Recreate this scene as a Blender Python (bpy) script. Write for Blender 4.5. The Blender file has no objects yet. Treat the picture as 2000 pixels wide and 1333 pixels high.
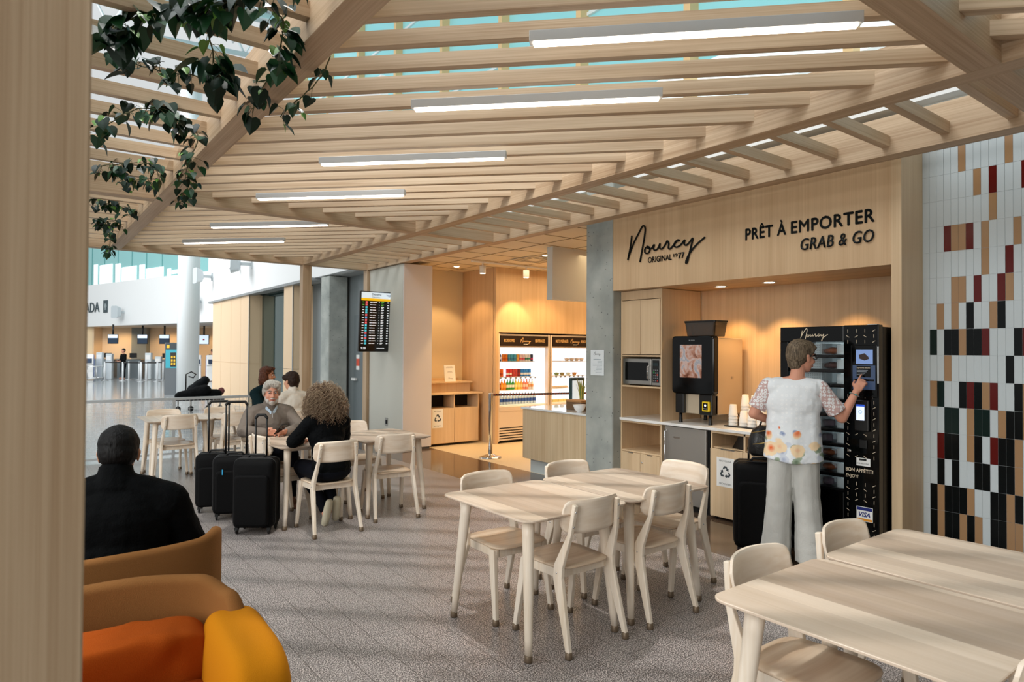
import bpy, bmesh, math, random
from mathutils import Vector, Matrix, Euler
random.seed(7)
PI = math.pi
SC = bpy.context.scene
COL = SC.collection

# ---------------------------------------------------------------- camera
yaw, pitch, roll, fpx, eye = 0.647531638, 0.014994026, 0.005868799, 1285.456, 1.63
ca, sa = math.cos(yaw), math.sin(yaw)
R0 = Vector((ca, -sa, 0)); FW = Vector((sa*math.cos(pitch), ca*math.cos(pitch), math.sin(pitch))); U0 = R0.cross(FW)
RT = R0*math.cos(roll) + U0*math.sin(roll); UP = -R0*math.sin(roll) + U0*math.cos(roll)
cam_d = bpy.data.cameras.new('camera'); cam = bpy.data.objects.new('camera', cam_d); COL.objects.link(cam)
m = Matrix((RT, UP, -FW)).transposed().to_4x4(); m.translation = (0, 0, eye); cam.matrix_world = m
cam_d.sensor_width = 36; cam_d.lens = fpx/2000*36; cam_d.clip_start = .05; cam_d.clip_end = 300
cam_d.dof.use_dof = True; cam_d.dof.focus_distance = 4.6; cam_d.dof.aperture_fstop = 5.0
SC.camera = cam

# ---------------------------------------------------------------- world, exposure, large lights
SC.view_settings.view_transform = 'Standard'; SC.view_settings.look = 'None'
SC.view_settings.gamma = 1; SC.view_settings.use_curve_mapping = False
SC.view_settings.exposure = -0.25
w = bpy.data.worlds.new('world'); SC.world = w; w.use_nodes = True
wn = w.node_tree; bg = wn.nodes['Background']
tc = wn.nodes.new('ShaderNodeTexCoord'); sx = wn.nodes.new('ShaderNodeSeparateXYZ'); rp = wn.nodes.new('ShaderNodeValToRGB')
wn.links.new(tc.outputs['Generated'], sx.inputs[0]); wn.links.new(sx.outputs['Z'], rp.inputs['Fac']); wn.links.new(rp.outputs['Color'], bg.inputs['Color'])
rp.color_ramp.elements[0].position = 0.0; rp.color_ramp.elements[0].color = (.78, .78, .77, 1)
rp.color_ramp.elements[1].position = 1.0; rp.color_ramp.elements[1].color = (1.55, 1.68, 1.72, 1)
bg.inputs['Strength'].default_value = WORLD_STRENGTH = .78

def srgb(h, k=1.0):
    h = h.lstrip('#'); o = []
    for i in (0, 2, 4):
        v = int(h[i:i+2], 16)/255
        o.append((v/12.92 if v <= .04045 else ((v+.055)/1.055)**2.4)*k)
    return (o[0], o[1], o[2], 1)

def lamp(name, kind, loc, power, color=(1, 1, 1), size=.1, to=None, spot=None, blend=.5, size_y=None):
    d = bpy.data.lights.new(name, kind); d.energy = power; d.color = color[:3]
    if kind == 'AREA':
        d.size = size
        if size_y: d.shape = 'RECTANGLE'; d.size_y = size_y
    elif kind in ('POINT', 'SPOT'): d.shadow_soft_size = size
    if kind == 'SPOT': d.spot_size = math.radians(spot); d.spot_blend = blend
    o = bpy.data.objects.new(name, d); COL.objects.link(o); o.location = loc
    if to is not None: o.rotation_euler = (Vector(to)-Vector(loc)).to_track_quat('-Z', 'Y').to_euler()
    return o

WARM = (1.0, .62, .27); WHITE = (1, .95, .88)
# high bay lamp over the pergola: its light falls through the slats and stripes the floor
lamp('hall_high_bay_light', 'SPOT', (2.2, 4.3, 7.25), 1150, (1, .97, .93), .09, to=(2.0, 4.2, 0), spot=66, blend=.55)
# daylight entering the hall from the glazed front behind the camera and from the hall side
lamp('hall_daylight_front', 'AREA', (-9, .5, 4.6), 1000, (1, .99, .96), 7, to=(2.5, 4, 1.0))
lamp('hall_overhead_fill', 'AREA', (-3.5, 5, 11.0), 650, (.96, .99, 1), 5, to=(4.6, 5.2, 3.2))  # added fill from above, brightens the beam sides over the slats
lamp('hall_daylight_far', 'AREA', (-6, 24, 9.0), 3200, (.98, .99, 1), 10, to=(4.5, 33, 2))

# ---------------------------------------------------------------- materials
MATS = {}
def mat(name, color, rough=.5, metal=0, spec=.5, emit=None, emit_s=0, trans=0, coat=0, bump=0, bump_scale=200, alpha=1):
    if name in MATS: return MATS[name]
    m = bpy.data.materials.new(name); m.use_nodes = True; nt = m.node_tree; b = nt.nodes['Principled BSDF']
    if isinstance(color, str): color = srgb(color)
    b.inputs['Base Color'].default_value = color; b.inputs['Roughness'].default_value = rough
    b.inputs['Metallic'].default_value = metal; b.inputs['Specular IOR Level'].default_value = spec
    b.inputs['Transmission Weight'].default_value = trans; b.inputs['Coat Weight'].default_value = coat
    b.inputs['Alpha'].default_value = alpha
    if emit is not None:
        b.inputs['Emission Color'].default_value = srgb(emit) if isinstance(emit, str) else emit
        b.inputs['Emission Strength'].default_value = emit_s
    if bump:
        t = nt.nodes.new('ShaderNodeTexCoord'); n = nt.nodes.new('ShaderNodeTexNoise'); n.inputs['Scale'].default_value = bump_scale
        bp = nt.nodes.new('ShaderNodeBump'); bp.inputs['Strength'].default_value = bump; bp.inputs['Distance'].default_value = .01
        nt.links.new(t.outputs['Object'], n.inputs['Vector']); nt.links.new(n.outputs['Fac'], bp.inputs['Height']); nt.links.new(bp.outputs['Normal'], b.inputs['Normal'])
    MATS[name] = m; return m

def _n(nt, kind, **kw):
    n = nt.nodes.new(kind)
    for k, v in kw.items():
        if k in n.inputs: n.inputs[k].default_value = v
        else: setattr(n, k, v)
    return n

def wood(name, c1, c2, axis='X', rough=.5, fine=90, coarse=5, var=.0, swirl=False, planks=None, plank_c=None, panel=None):
    """oak / birch: fibres running along one local axis"""
    if name in MATS: return MATS[name]
    m = bpy.data.materials.new(name); m.use_nodes = True; nt = m.node_tree; b = nt.nodes['Principled BSDF']; L = nt.links.new
    t = _n(nt, 'ShaderNodeTexCoord'); oi = _n(nt, 'ShaderNodeObjectInfo')
    off = _n(nt, 'ShaderNodeVectorMath', operation='SCALE'); L(oi.outputs['Location'], off.inputs[0]); off.inputs['Scale'].default_value = 1.7
    add = _n(nt, 'ShaderNodeVectorMath', operation='ADD'); L(t.outputs['Object'], add.inputs[0]); L(off.outputs[0], add.inputs[1])
    mp = _n(nt, 'ShaderNodeMapping'); L(add.outputs[0], mp.inputs['Vector'])
    s = {'X': (.9, fine, fine), 'Y': (fine, .9, fine), 'Z': (fine, fine, .9)}[axis]
    mp.inputs['Scale'].default_value = s
    n1 = _n(nt, 'ShaderNodeTexNoise', Scale=1.0, Detail=3.0, Roughness=.6); L(mp.outputs[0], n1.inputs['Vector'])
    mp2 = _n(nt, 'ShaderNodeMapping'); L(add.outputs[0], mp2.inputs['Vector'])
    k = coarse; mp2.inputs['Scale'].default_value = {'X': (.35, k, k), 'Y': (k, .35, k), 'Z': (k, k, .35)}[axis]
    n2 = _n(nt, 'ShaderNodeTexNoise', Scale=1.6, Detail=2.0, Roughness=.5); L(mp2.outputs[0], n2.inputs['Vector'])
    if swirl:
        mu = _n(nt, 'ShaderNodeMath', operation='MULTIPLY'); mu.inputs[1].default_value = 16.0; L(n2.outputs['Fac'], mu.inputs[0])
        sn = _n(nt, 'ShaderNodeMath', operation='SINE'); L(mu.outputs[0], sn.inputs[0])
        ma = _n(nt, 'ShaderNodeMath', operation='MULTIPLY_ADD'); ma.inputs[1].default_value = .16; ma.inputs[2].default_value = .5; L(sn.outputs[0], ma.inputs[0])
        src2 = ma.outputs[0]
    else: src2 = n2.outputs['Fac']
    mx = _n(nt, 'ShaderNodeMix'); mx.inputs['Factor'].default_value = .5; L(n1.outputs['Fac'], mx.inputs[2]); L(src2, mx.inputs[3])
    r = _n(nt, 'ShaderNodeValToRGB'); e = r.color_ramp.elements
    e[0].position = .33; e[0].color = srgb(c2); e[1].position = .62; e[1].color = srgb(c1); L(mx.outputs[0], r.inputs['Fac'])
    out = r.outputs['Color']
    if planks:      # glued staves of differing tone across the boards: (axis letter, width)
        ax, wd = planks
        sep = _n(nt, 'ShaderNodeSeparateXYZ'); L(add.outputs[0], sep.inputs[0])
        dv = _n(nt, 'ShaderNodeMath', operation='DIVIDE'); dv.inputs[1].default_value = wd; L(sep.outputs[ax], dv.inputs[0])
        fl = _n(nt, 'ShaderNodeMath', operation='FLOOR'); L(dv.outputs[0], fl.inputs[0])
        wn_ = _n(nt, 'ShaderNodeTexWhiteNoise', noise_dimensions='1D'); L(fl.outputs[0], wn_.inputs['W'])
        pr = _n(nt, 'ShaderNodeValToRGB'); pe = pr.color_ramp.elements
        pe[0].position = .0; pe[0].color = (*[x for x in plank_c], 1); pe[1].position = .7; pe[1].color = (1, 1, 1, 1); L(wn_.outputs['Value'], pr.inputs['Fac'])
        mm = _n(nt, 'ShaderNodeMix', data_type='RGBA', blend_type='MULTIPLY'); mm.inputs['Factor'].default_value = 1
        L(out, mm.inputs[6]); L(pr.outputs['Color'], mm.inputs[7]); out = mm.outputs[2]
    L(out, b.inputs['Base Color']); b.inputs['Roughness'].default_value = rough
    bp = _n(nt, 'ShaderNodeBump', Strength=.12, Distance=.003); L(n1.outputs['Fac'], bp.inputs['Height']); L(bp.outputs['Normal'], b.inputs['Normal'])
    MATS[name] = m; return m

# ---------------------------------------------------------------- mesh builder
class MB:
    def __init__(s): s.v = []; s.f = []; s.mi = []; s.sm = []; s.cur = 0; s.smooth = False; s.X = Matrix.Identity(4)
    def mat(s, i): s.cur = i; return s
    def xf(s, M): s.X = M; return s
    def raw(s, vs, fs, smooth=None):
        o = len(s.v); s.v += [tuple(s.X @ Vector(v)) for v in vs]
        for f in fs: s.f.append(tuple(i+o for i in f)); s.mi.append(s.cur); s.sm.append(s.smooth if smooth is None else smooth)
        return s
    def bx(s, x0, x1, y0, y1, z0, z1):
        return s.raw([(x0,y0,z0),(x1,y0,z0),(x1,y1,z0),(x0,y1,z0),(x0,y0,z1),(x1,y0,z1),(x1,y1,z1),(x0,y1,z1)],
                     [(0,3,2,1),(4,5,6,7),(0,1,5,4),(1,2,6,5),(2,3,7,6),(3,0,4,7)])
    def box(s, c, d, M=None):
        X = s.X
        if M is not None: s.X = X @ Matrix.Translation(c) @ M.to_4x4(); c = (0, 0, 0)
        s.bx(c[0]-d[0]/2, c[0]+d[0]/2, c[1]-d[1]/2, c[1]+d[1]/2, c[2]-d[2]/2, c[2]+d[2]/2); s.X = X; return s
    def prism(s, poly, a0, a1, axis='z'):
        n = len(poly)
        P = {'z': lambda u, v, w: (u, v, w), 'y': lambda u, v, w: (u, w, v), 'x': lambda u, v, w: (w, u, v)}[axis]
        vs = [P(u, v, a0) for u, v in poly]+[P(u, v, a1) for u, v in poly]
        fs = [tuple(range(n))[::-1], tuple(range(n, 2*n))]+[(i, (i+1) % n, (i+1) % n+n, i+n) for i in range(n)]
        return s.raw(vs, fs)
    def tube(s, pts, rad, seg=10, caps=True, sx=1.0, closed=False):
        pts = [Vector(p) for p in pts]; n = len(pts)
        if not isinstance(rad, (list, tuple)): rad = [rad]*n
        vs = []; fs = []; prev = None
        for i, p in enumerate(pts):
            if closed: t = pts[(i+1) % n]-pts[i-1]
            else: t = (pts[min(i+1, n-1)]-pts[max(i-1, 0)])
            t.normalize()
            if prev is None:
                a = Vector((0, 0, 1)) if abs(t.z) < .9 else Vector((1, 0, 0)); u = t.cross(a).normalized()
            else:
                u = prev-t*prev.dot(t); u.normalize()
            prev = u; w_ = t.cross(u)
            for k in range(seg):
                an = 2*PI*k/seg; vs.append(p+(u*math.cos(an)*sx+w_*math.sin(an))*rad[i])
        for i in range(n if closed else n-1):
            j = (i+1) % n
            for k in range(seg): k2 = (k+1) % seg; fs.append((i*seg+k, i*seg+k2, j*seg+k2, j*seg+k))
        if caps and not closed: fs.append(tuple(range(seg))[::-1]); fs.append(tuple(range((n-1)*seg, n*seg)))
        return s.raw(vs, fs, smooth=True)
    def lathe(s, prof, c=(0, 0, 0), seg=20, smooth=True, caps=True):
        vs = []; fs = []; n = len(prof)
        for r, z in prof:
            for k in range(seg): a = 2*PI*k/seg; vs.append((c[0]+r*math.cos(a), c[1]+r*math.sin(a), c[2]+z))
        for i in range(n-1):
            for k in range(seg): k2 = (k+1) % seg; fs.append((i*seg+k, i*seg+k2, (i+1)*seg+k2, (i+1)*seg+k))
        if caps: fs.append(tuple(range(seg))[::-1]); fs.append(tuple(range((n-1)*seg, n*seg)))
        return s.raw(vs, fs, smooth=smooth)
    def ell(s, c, r, seg=16, rings=10, M=None):
        vs = []; fs = []; M = M or Matrix.Identity(3)
        for i in range(1, rings):
            th = PI*i/rings
            for k in range(seg):
                a = 2*PI*k/seg; vs.append(Vector(c)+M @ Vector((r[0]*math.sin(th)*math.cos(a), r[1]*math.sin(th)*math.sin(a), r[2]*math.cos(th))))
        vs.append(Vector(c)+M @ Vector((0, 0, r[2]))); vs.append(Vector(c)+M @ Vector((0, 0, -r[2]))); T = len(vs)-2; B = T+1
        for i in range(rings-2):
            for k in range(seg): k2 = (k+1) % seg; fs.append((i*seg+k, (i+1)*seg+k, (i+1)*seg+k2, i*seg+k2))
        for k in range(seg): k2 = (k+1) % seg; fs.append((T, k, k2)); fs.append((B, (rings-2)*seg+k2, (rings-2)*seg+k))
        return s.raw(vs, fs, smooth=True)
    def cap(s, a, b, ra, rb, seg=14):
        """tapered capsule"""
        a = Vector(a); b = Vector(b); t = b-a; L = t.length; t.normalize(); pts = []; rr = []
        for k in (90, 60, 30): q = math.radians(k); pts.append(a-t*ra*math.sin(q)); rr.append(max(ra*math.cos(q), ra*.02))
        pts.append(a); rr.append(ra); pts.append(b); rr.append(rb)
        for k in (30, 60, 90): q = math.radians(k); pts.append(b+t*rb*math.sin(q)); rr.append(max(rb*math.cos(q), rb*.02))
        return s.tube(pts, rr, seg)
    def chain(s, pts, rr, seg=14):
        for i in range(len(pts)-1): s.cap(pts[i], pts[i+1], rr[i], rr[i+1], seg)
        return s
    def build(s, name, mats, parent=None, bevel=0, loc=None, kind=None, weld=False, autosmooth=False, rot=None, seg=2):
        me = bpy.data.meshes.new(name); me.from_pydata(s.v, [], s.f)
        if not isinstance(mats, (list, tuple)): mats = [mats]
        for mm in mats: me.materials.append(mm)
        me.polygons.foreach_set('material_index', s.mi); me.polygons.foreach_set('use_smooth', s.sm); me.update()
        if weld:
            bm = bmesh.new(); bm.from_mesh(me); bmesh.ops.remove_doubles(bm, verts=bm.verts, dist=1e-5); bmesh.ops.recalc_face_normals(bm, faces=bm.faces); bm.to_mesh(me); bm.free()
        o = bpy.data.objects.new(name, me); COL.objects.link(o)
        if parent is not None: o.parent = parent
        if loc is not None: o.location = loc
        if rot is not None: o.rotation_euler = rot
        if bevel:
            b = o.modifiers.new('bevel', 'BEVEL'); b.width = bevel; b.segments = seg; b.limit_method = 'ANGLE'; b.angle_limit = math.radians(40); b.use_clamp_overlap = True
        if kind: o['kind'] = kind
        return o

def thing(name, label, cat, loc=(0, 0, 0), rz=0, group=None):
    o = bpy.data.objects.new(name, None); COL.objects.link(o); o.location = loc; o.rotation_euler = (0, 0, rz)
    o.empty_display_size = .1; o['label'] = label; o['category'] = cat
    if group: o['group'] = group
    return o
def tag(o, label, cat, group=None):
    o['label'] = label; o['category'] = cat
    if group: o['group'] = group
    return o
def tree_copy(o, parent=None):
    c = o.copy(); COL.objects.link(c)
    if parent is not None: c.parent = parent
    for ch in list(o.children): tree_copy(ch, c)
    return c
def dup(src, loc, rz=None, label=None, group=None):
    c = tree_copy(src); c.location = loc
    if rz is not None: c.rotation_euler = (0, 0, rz)
    if label: c['label'] = label
    if group: c['group'] = group
    return c
def struct(name, mb, m, bevel=0, **kw): return mb.build(name, m, bevel=bevel, kind='structure', **kw)
def B1(x0, x1, y0, y1, z0, z1): return MB().bx(x0, x1, y0, y1, z0, z1)

def blob(name, mb, m, parent=None, voxel=.01, smooth=2, loc=None, disp=None, extra=None):
    """voxel-fuses the builder's closed pieces into one skin"""
    o = mb.build(name, m, parent, loc=loc)
    r = o.modifiers.new('fuse', 'REMESH'); r.mode = 'VOXEL'; r.voxel_size = voxel; r.use_smooth_shade = True
    if smooth: q = o.modifiers.new('smooth', 'SMOOTH'); q.factor = .5; q.iterations = smooth
    if disp:
        t = bpy.data.textures.new(name+'_noise', 'CLOUDS'); t.noise_scale = disp[1]; t.noise_depth = 2
        d = o.modifiers.new('folds', 'DISPLACE'); d.texture = t; d.strength = disp[0]; d.mid_level = .5; d.texture_coords = 'LOCAL'
    return o

FACE_X = Matrix(((0, 0, -1), (-1, 0, 0), (0, 1, 0)))     # text on a plane x = const, read from -x
FACE_Y = Matrix(((1, 0, 0), (0, 0, -1), (0, 1, 0)))      # text on a plane y = const, read from -y
def text(name, s, m, parent, loc, rot, width=None, height=.1, ext=.002, shear=0, align='LEFT', bold=0, spacing=1.0, fat=0):
    cu = bpy.data.curves.new(name, 'FONT'); cu.body = s; cu.size = 1; cu.extrude = 0; cu.shear = shear; cu.offset = bold; cu.space_character = spacing; cu.resolution_u = 3
    tmp = bpy.data.objects.new(name+'_t', cu); COL.objects.link(tmp)
    dg = bpy.context.evaluated_depsgraph_get(); me = bpy.data.meshes.new_from_object(tmp.evaluated_get(dg))
    bpy.data.objects.remove(tmp); bpy.data.curves.remove(cu)
    xs = [v.co.x for v in me.vertices]; ys = [v.co.y for v in me.vertices]
    if not xs: return None
    x0, x1, y0, y1 = min(xs), max(xs), min(ys), max(ys)
    ky = height/.73 if height else 1; kx = (width/(x1-x0)) if width else ky
    ox = {'LEFT': x0, 'CENTER': (x0+x1)/2, 'RIGHT': x1}[align]
    for v in me.vertices: v.co.x = (v.co.x-ox)*kx; v.co.y *= ky; v.co.z = 0
    if fat:     # heavier strokes: the same outline laid four times, a hair apart
        V = [tuple(v.co) for v in me.vertices]; F = [tuple(p.vertices) for p in me.polygons]; me = bpy.data.meshes.new(name); NV = []; NF = []
        for q, (dx, dy) in enumerate(((-fat, 0), (fat, 0), (0, -fat), (0, fat))):
            NF += [tuple(i+len(NV) for i in f) for f in F]; NV += [(x+dx, y+dy, .0004*q) for x, y, z in V]
        me.from_pydata(NV, [], NF)
    me.materials.clear(); me.materials.append(m)
    o = bpy.data.objects.new(name, me); COL.objects.link(o)
    M = rot.to_4x4(); M.translation = loc
    if parent is not None: o.parent = parent
    o.matrix_local = M
    if ext: so = o.modifiers.new('thickness', 'SOLIDIFY'); so.thickness = ext; so.offset = 1
    return o

def catmull(pts, n=6):
    out = []; P = [pts[0]]+list(pts)+[pts[-1]]
    for i in range(1, len(P)-2):
        p0, p1, p2, p3 = [Vector(p) for p in P[i-1:i+3]]
        for k in range(n):
            t = k/n; out.append(.5*((2*p1)+(-p0+p2)*t+(2*p0-5*p1+4*p2-p3)*t*t+(-p0+3*p1-3*p2+p3)*t**3))
    out.append(Vector(pts[-1])); return out
SIG = [[(25,197),(18,152),(0,82),(4,93),(38,158),(73,206),(98,238),(112,234),(116,216),(109,173),(96,118),(82,60)],
 [(120,127),(113,114),(117,100),(134,96),(146,108),(144,124),(129,132),(136,121),(156,117),(174,134),(170,117),(179,106),(197,112),(211,134),(209,116),(221,107),(239,120),(253,138),(258,142),(266,128),(264,109),(273,101),(292,114),(314,133),(329,134),(322,139),(304,129),(300,113),(314,105),(338,113),(361,133),(358,117),(369,107),(387,117),(407,135),(402,111),(387,61),(376,27),(369,23),(371,36),(391,68),(427,101),(474,130)]]
def signature(name, m, parent, loc, rot, width, thick=.055, ext=.004):
    k = width/474; mb = MB()
    for st in SIG:
        pts = catmull([(x*k, y*k, 0) for x, y in st], 5)
        hw = thick*width/12; ls = []; rs = []
        for i, p in enumerate(pts):
            t = pts[min(i+1, len(pts)-1)]-pts[max(i-1, 0)]; t.normalize(); nrm = Vector((-t.y, t.x, 0))
            ls.append(p+nrm*hw); rs.append(p-nrm*hw)
        for i in range(len(pts)-1): mb.raw([rs[i], rs[i+1], ls[i+1], ls[i]], [(0, 1, 2, 3)])
        for i in range(0, len(pts)):
            mb.raw([pts[i]+Vector((math.cos(q*PI/4)*hw, math.sin(q*PI/4)*hw, .0002*(1+i % 3))) for q in range(8)], [tuple(range(8))])
    o = mb.build(name, m, parent); M = rot.to_4x4(); M.translation = loc; o.matrix_local = M
    if ext: so = o.modifiers.new('thickness', 'SOLIDIFY'); so.thickness = ext; so.offset = 1
    return o
def recycle_mark(mb, cx, cy, r):
    """three chasing bent arrows in a local x/y plane"""
    for k in range(3):
        M = Matrix.Translation((cx, cy, 0)) @ Matrix.Rotation(k*2*PI/3, 4, 'Z'); X = mb.X; mb.X = X @ M
        P = [(-.42, .52), (-.20, .90), (.20, .90), (.42, .52), (.20, .40), (.06, .62), (-.06, .62), (-.22, .38)]
        mb.raw([(x*r, y*r, .0006) for x, y in P], [(0, 7, 6, 1), (1, 6, 5, 2), (2, 5, 4, 3)])
        mb.raw([(x*r, y*r, .0006) for x, y in [(.55, .62), (.52, .14), (.08, .34)]], [(0, 2, 1)])
        mb.X = X
# ================================================================ shared materials
BEAM = wood('beam_oak', '#cdb394', '#a98a69', 'Y', .55, fine=110, coarse=9)
BEAMX = wood('beam_oak_x', '#cdb394', '#a98a69', 'X', .55, fine=110, coarse=9)
BEAMZ = wood('beam_oak_z', '#cdb394', '#a98a69', 'Z', .55, fine=110, coarse=9)
SLAT = wood('slat_oak', '#d5bd9f', '#b19373', 'X', .5, fine=120, coarse=9)
PANEL = wood('panel_oak', '#d9ba93', '#c9a780', 'Z', .45, fine=85, coarse=7, planks=('Y', .33), plank_c=(.93, .92, .90))
PANELX = wood('panel_oak_x', '#d9ba93', '#c9a780', 'Z', .45, fine=85, coarse=7, planks=('X', .45), plank_c=(.93, .92, .90))
CABW = wood('cabinet_oak', '#e0c5a0', '#d0b18a', 'Z', .45, fine=100, coarse=6)
HALLW = mat('hall_wood', '#dfc3a0', .5)
WHITEP = mat('white_paint', '#eceeee', .7)
GREYP = mat('grey_paint', '#d6d8d2', .7)
BEIGEP = mat('beige_paint', '#e2d2b4', .7)
PINKP = mat('soft_white_paint', '#ded7d3', .65)
BLACK = mat('black_plastic', '#0c0d0e', .35)
GLOSSB = mat('black_gloss', '#030405', .08, spec=.3)
STEEL = mat('brushed_steel', '#a9a7a2', .3, metal=1)
CHROME = mat('chrome', '#d8d8d8', .12, metal=1)
WHITEPL = mat('white_plastic', '#eeeeec', .35)
ALU = mat('aluminium', '#c9ccce', .35, metal=.8)
DARK = mat('dark_interior', '#1b1714', .8)
PAPER = mat('paper', '#f1f1ee', .8)
INK = mat('ink', '#1a1c1d', .6)
QUARTZ = mat('white_quartz', '#efefec', .2)
TERRA = None

def concrete():
    m = bpy.data.materials.new('concrete'); m.use_nodes = True; nt = m.node_tree; b = nt.nodes['Principled BSDF']; L = nt.links.new
    t = _n(nt, 'ShaderNodeTexCoord'); n = _n(nt, 'ShaderNodeTexNoise', Scale=3.0, Detail=6.0); L(t.outputs['Object'], n.inputs['Vector'])
    r = _n(nt, 'ShaderNodeValToRGB'); r.color_ramp.elements[0].color = srgb('#8f9591'); r.color_ramp.elements[1].color = srgb('#b4b8b2'); r.color_ramp.elements[0].position = .3; r.color_ramp.elements[1].position = .7
    L(n.outputs['Fac'], r.inputs['Fac'])
    v = _n(nt, 'ShaderNodeTexVoronoi', Scale=16.0); L(t.outputs['Object'], v.inputs['Vector'])
    c = _n(nt, 'ShaderNodeMath', operation='LESS_THAN'); c.inputs[1].default_value = .10; L(v.outputs['Distance'], c.inputs[0])
    mx = _n(nt, 'ShaderNodeMix', data_type='RGBA'); L(c.outputs[0], mx.inputs['Factor']); L(r.outputs['Color'], mx.inputs[6]); mx.inputs[7].default_value = srgb('#565a58')
    L(mx.outputs[2], b.inputs['Base Color']); b.inputs['Roughness'].default_value = .8
    return m
CONC = concrete()

def terrazzo(name, cols, rough, scale=260, joint=True, bw=.41, bh=.205, jc='#4e463f', pos=(.41, .5, .60)):
    m = bpy.data.materials.new(name); m.use_nodes = True; nt = m.node_tree; b = nt.nodes['Principled BSDF']; L = nt.links.new
    t = _n(nt, 'ShaderNodeTexCoord'); n = _n(nt, 'ShaderNodeTexNoise', Scale=scale, Detail=1.5, Roughness=.6); L(t.outputs['Object'], n.inputs['Vector'])
    r = _n(nt, 'ShaderNodeValToRGB'); e = r.color_ramp.elements; e[0].position = pos[0]; e[0].color = srgb(cols[0]); e[1].position = pos[2]; e[1].color = srgb(cols[2])
    k = e.new(pos[1]); k.color = srgb(cols[1]); L(n.outputs['Fac'], r.inputs['Fac']); out = r.outputs['Color']
    if joint:
        s = _n(nt, 'ShaderNodeSeparateXYZ'); c = _n(nt, 'ShaderNodeCombineXYZ'); L(t.outputs['Object'], s.inputs[0]); L(s.outputs['Y'], c.inputs['X']); L(s.outputs['X'], c.inputs['Y'])
        br = _n(nt, 'ShaderNodeTexBrick', offset=.5); br.inputs['Scale'].default_value = 1; br.inputs['Brick Width'].default_value = bw; br.inputs['Row Height'].default_value = bh
        br.inputs['Mortar Size'].default_value = .0021; br.inputs['Mortar Smooth'].default_value = .3
        br.inputs['Color1'].default_value = (1, 1, 1, 1); br.inputs['Color2'].default_value = (.93, .93, .93, 1); br.inputs['Mortar'].default_value = (.18, .16, .14, 1)
        L(c.outputs[0], br.inputs['Vector'])
        mm = _n(nt, 'ShaderNodeMix', data_type='RGBA', blend_type='MULTIPLY'); mm.inputs['Factor'].default_value = 1; L(out, mm.inputs[6]); L(br.outputs['Color'], mm.inputs[7]); out = mm.outputs[2]
    L(out, b.inputs['Base Color']); b.inputs['Roughness'].default_value = rough
    return m
T_CAFE = terrazzo('speckled_granite', ('#3a332f', '#7d7371', '#dcd5d0'), .32, scale=150)
T_BAND = terrazzo('dark_granite', ('#4b3c31', '#5d4b3d', '#77614e'), .12, scale=120, bw=.82, bh=.41, pos=(.2, .5, .8))
T_HALL = terrazzo('polished_hall_stone', ('#8c8f90', '#a2a5a6', '#bcbdbc'), .13, scale=60, bw=.82, bh=.41, pos=(.2, .5, .8))
T_KIOSK = terrazzo('kiosk_vinyl', ('#cdbb98', '#d8c6a4', '#e2d2b2'), .35, scale=80, joint=False, pos=(.2, .5, .8))

# ================================================================ the setting
fl = MB()
fl.mat(0).bx(-14, 4.55, -8, 10.93, -.1, 0)
fl.mat(1).bx(4.55, 5.57, -8, 10.93, -.1, 0)
fl.mat(3).bx(5.57, 14, -8, 5.64, -.1, 0)
fl.mat(2).bx(5.57, 14, 5.64, 10.93, -.1, 0)
fl.mat(4).bx(-14, 14, 10.93, 60, -.1, 0)
struct('floor', fl, [T_CAFE, T_BAND, T_KIOSK, T_BAND, T_HALL])

# facade with the sign, niche and jamb
struct('wall_facade', MB().bx(5.35, 5.6, 2.265, 5.2, 2.31, 3.42), PANEL)
struct('wall_facade_jamb', MB().bx(5.35, 5.75, 2.19, 2.265, 0, 3.42), CABW, bevel=.002)
struct('wall_niche_back', MB().bx(6.16, 6.24, 2.265, 5.2, 0, 2.4), PANEL)
struct('wall_niche_right', MB().bx(5.75, 6.16, 2.19, 2.262, 0, 2.4), CABW)
struct('ceiling_niche', MB().bx(5.6, 6.2, 2.2, 5.2, 2.31, 2.4), wood('niche_ceiling_oak', '#d9b78a', '#bd9668', 'Y', .45, fine=85, coarse=7))

struct('wall_behind', MB().bx(-2.5, 14, -5.6, -5.4, 0, 9), mat('taupe_wall', '#8f8679', .8))  # unseen wall behind the camera, added to dim faces turned towards it
# ceramic tile wall: one grid, several glazes
TW = mat('tile_white', '#ccd6da', .16)
TT = mat('tile_tan', '#a8835e', .16)
TR = mat('tile_red', '#5f0f0c', .16, spec=.35)
TB = mat('tile_black', '#060b0c', .16, spec=.22)
TG = mat('tile_green', '#0a211e', .16, spec=.25)
GROUT = mat('grout', '#dfe6e8', .8)
pat = {0: 't5 t11', 1: 't7 r9 r13', 2: 't9', 3: 'r3 t4 t5 r6 t8 t12', 4: 't8 r11', 5: 't4 t5 r7 r10 t11', 6: 't2 t4 b6 t9 b10',
       7: 'g1 b3 b4 t5 b6 b7 r8 b12 r13', 8: 't3 b11', 9: 't1 g2 b5 r6 b7 t8 r9 b12 t13', 10: 'g3 g4 t6 g7 g8 t10 b11 b12 t13',
       11: 'r2 b3 b4 t6 b7 r9 b10 b11 t12', 12: 'b2 b4 b7 b8 b10 b11 t12', 13: 'b1 t2 b3 b4 b5 t6 b9 b10 t11 b12',
       14: 'b1 t2 b3 b4 t5 b6 t7 b9 b10 t11 t12', 15: 'b0 t2 b3 t4 b5 b6 b7 b10 t11 b12'}
tw = MB(); tw.mat(5).bx(5.735, 5.9, -3.0, 2.19, 0, 3.6)
KM = {'t': 1, 'r': 2, 'b': 3, 'g': 4}
rr = random.Random(3)
for r_, cells in pat.items(): pat[r_] = {int(c[1:]): KM[c[0]] for c in cells.split()}
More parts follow.
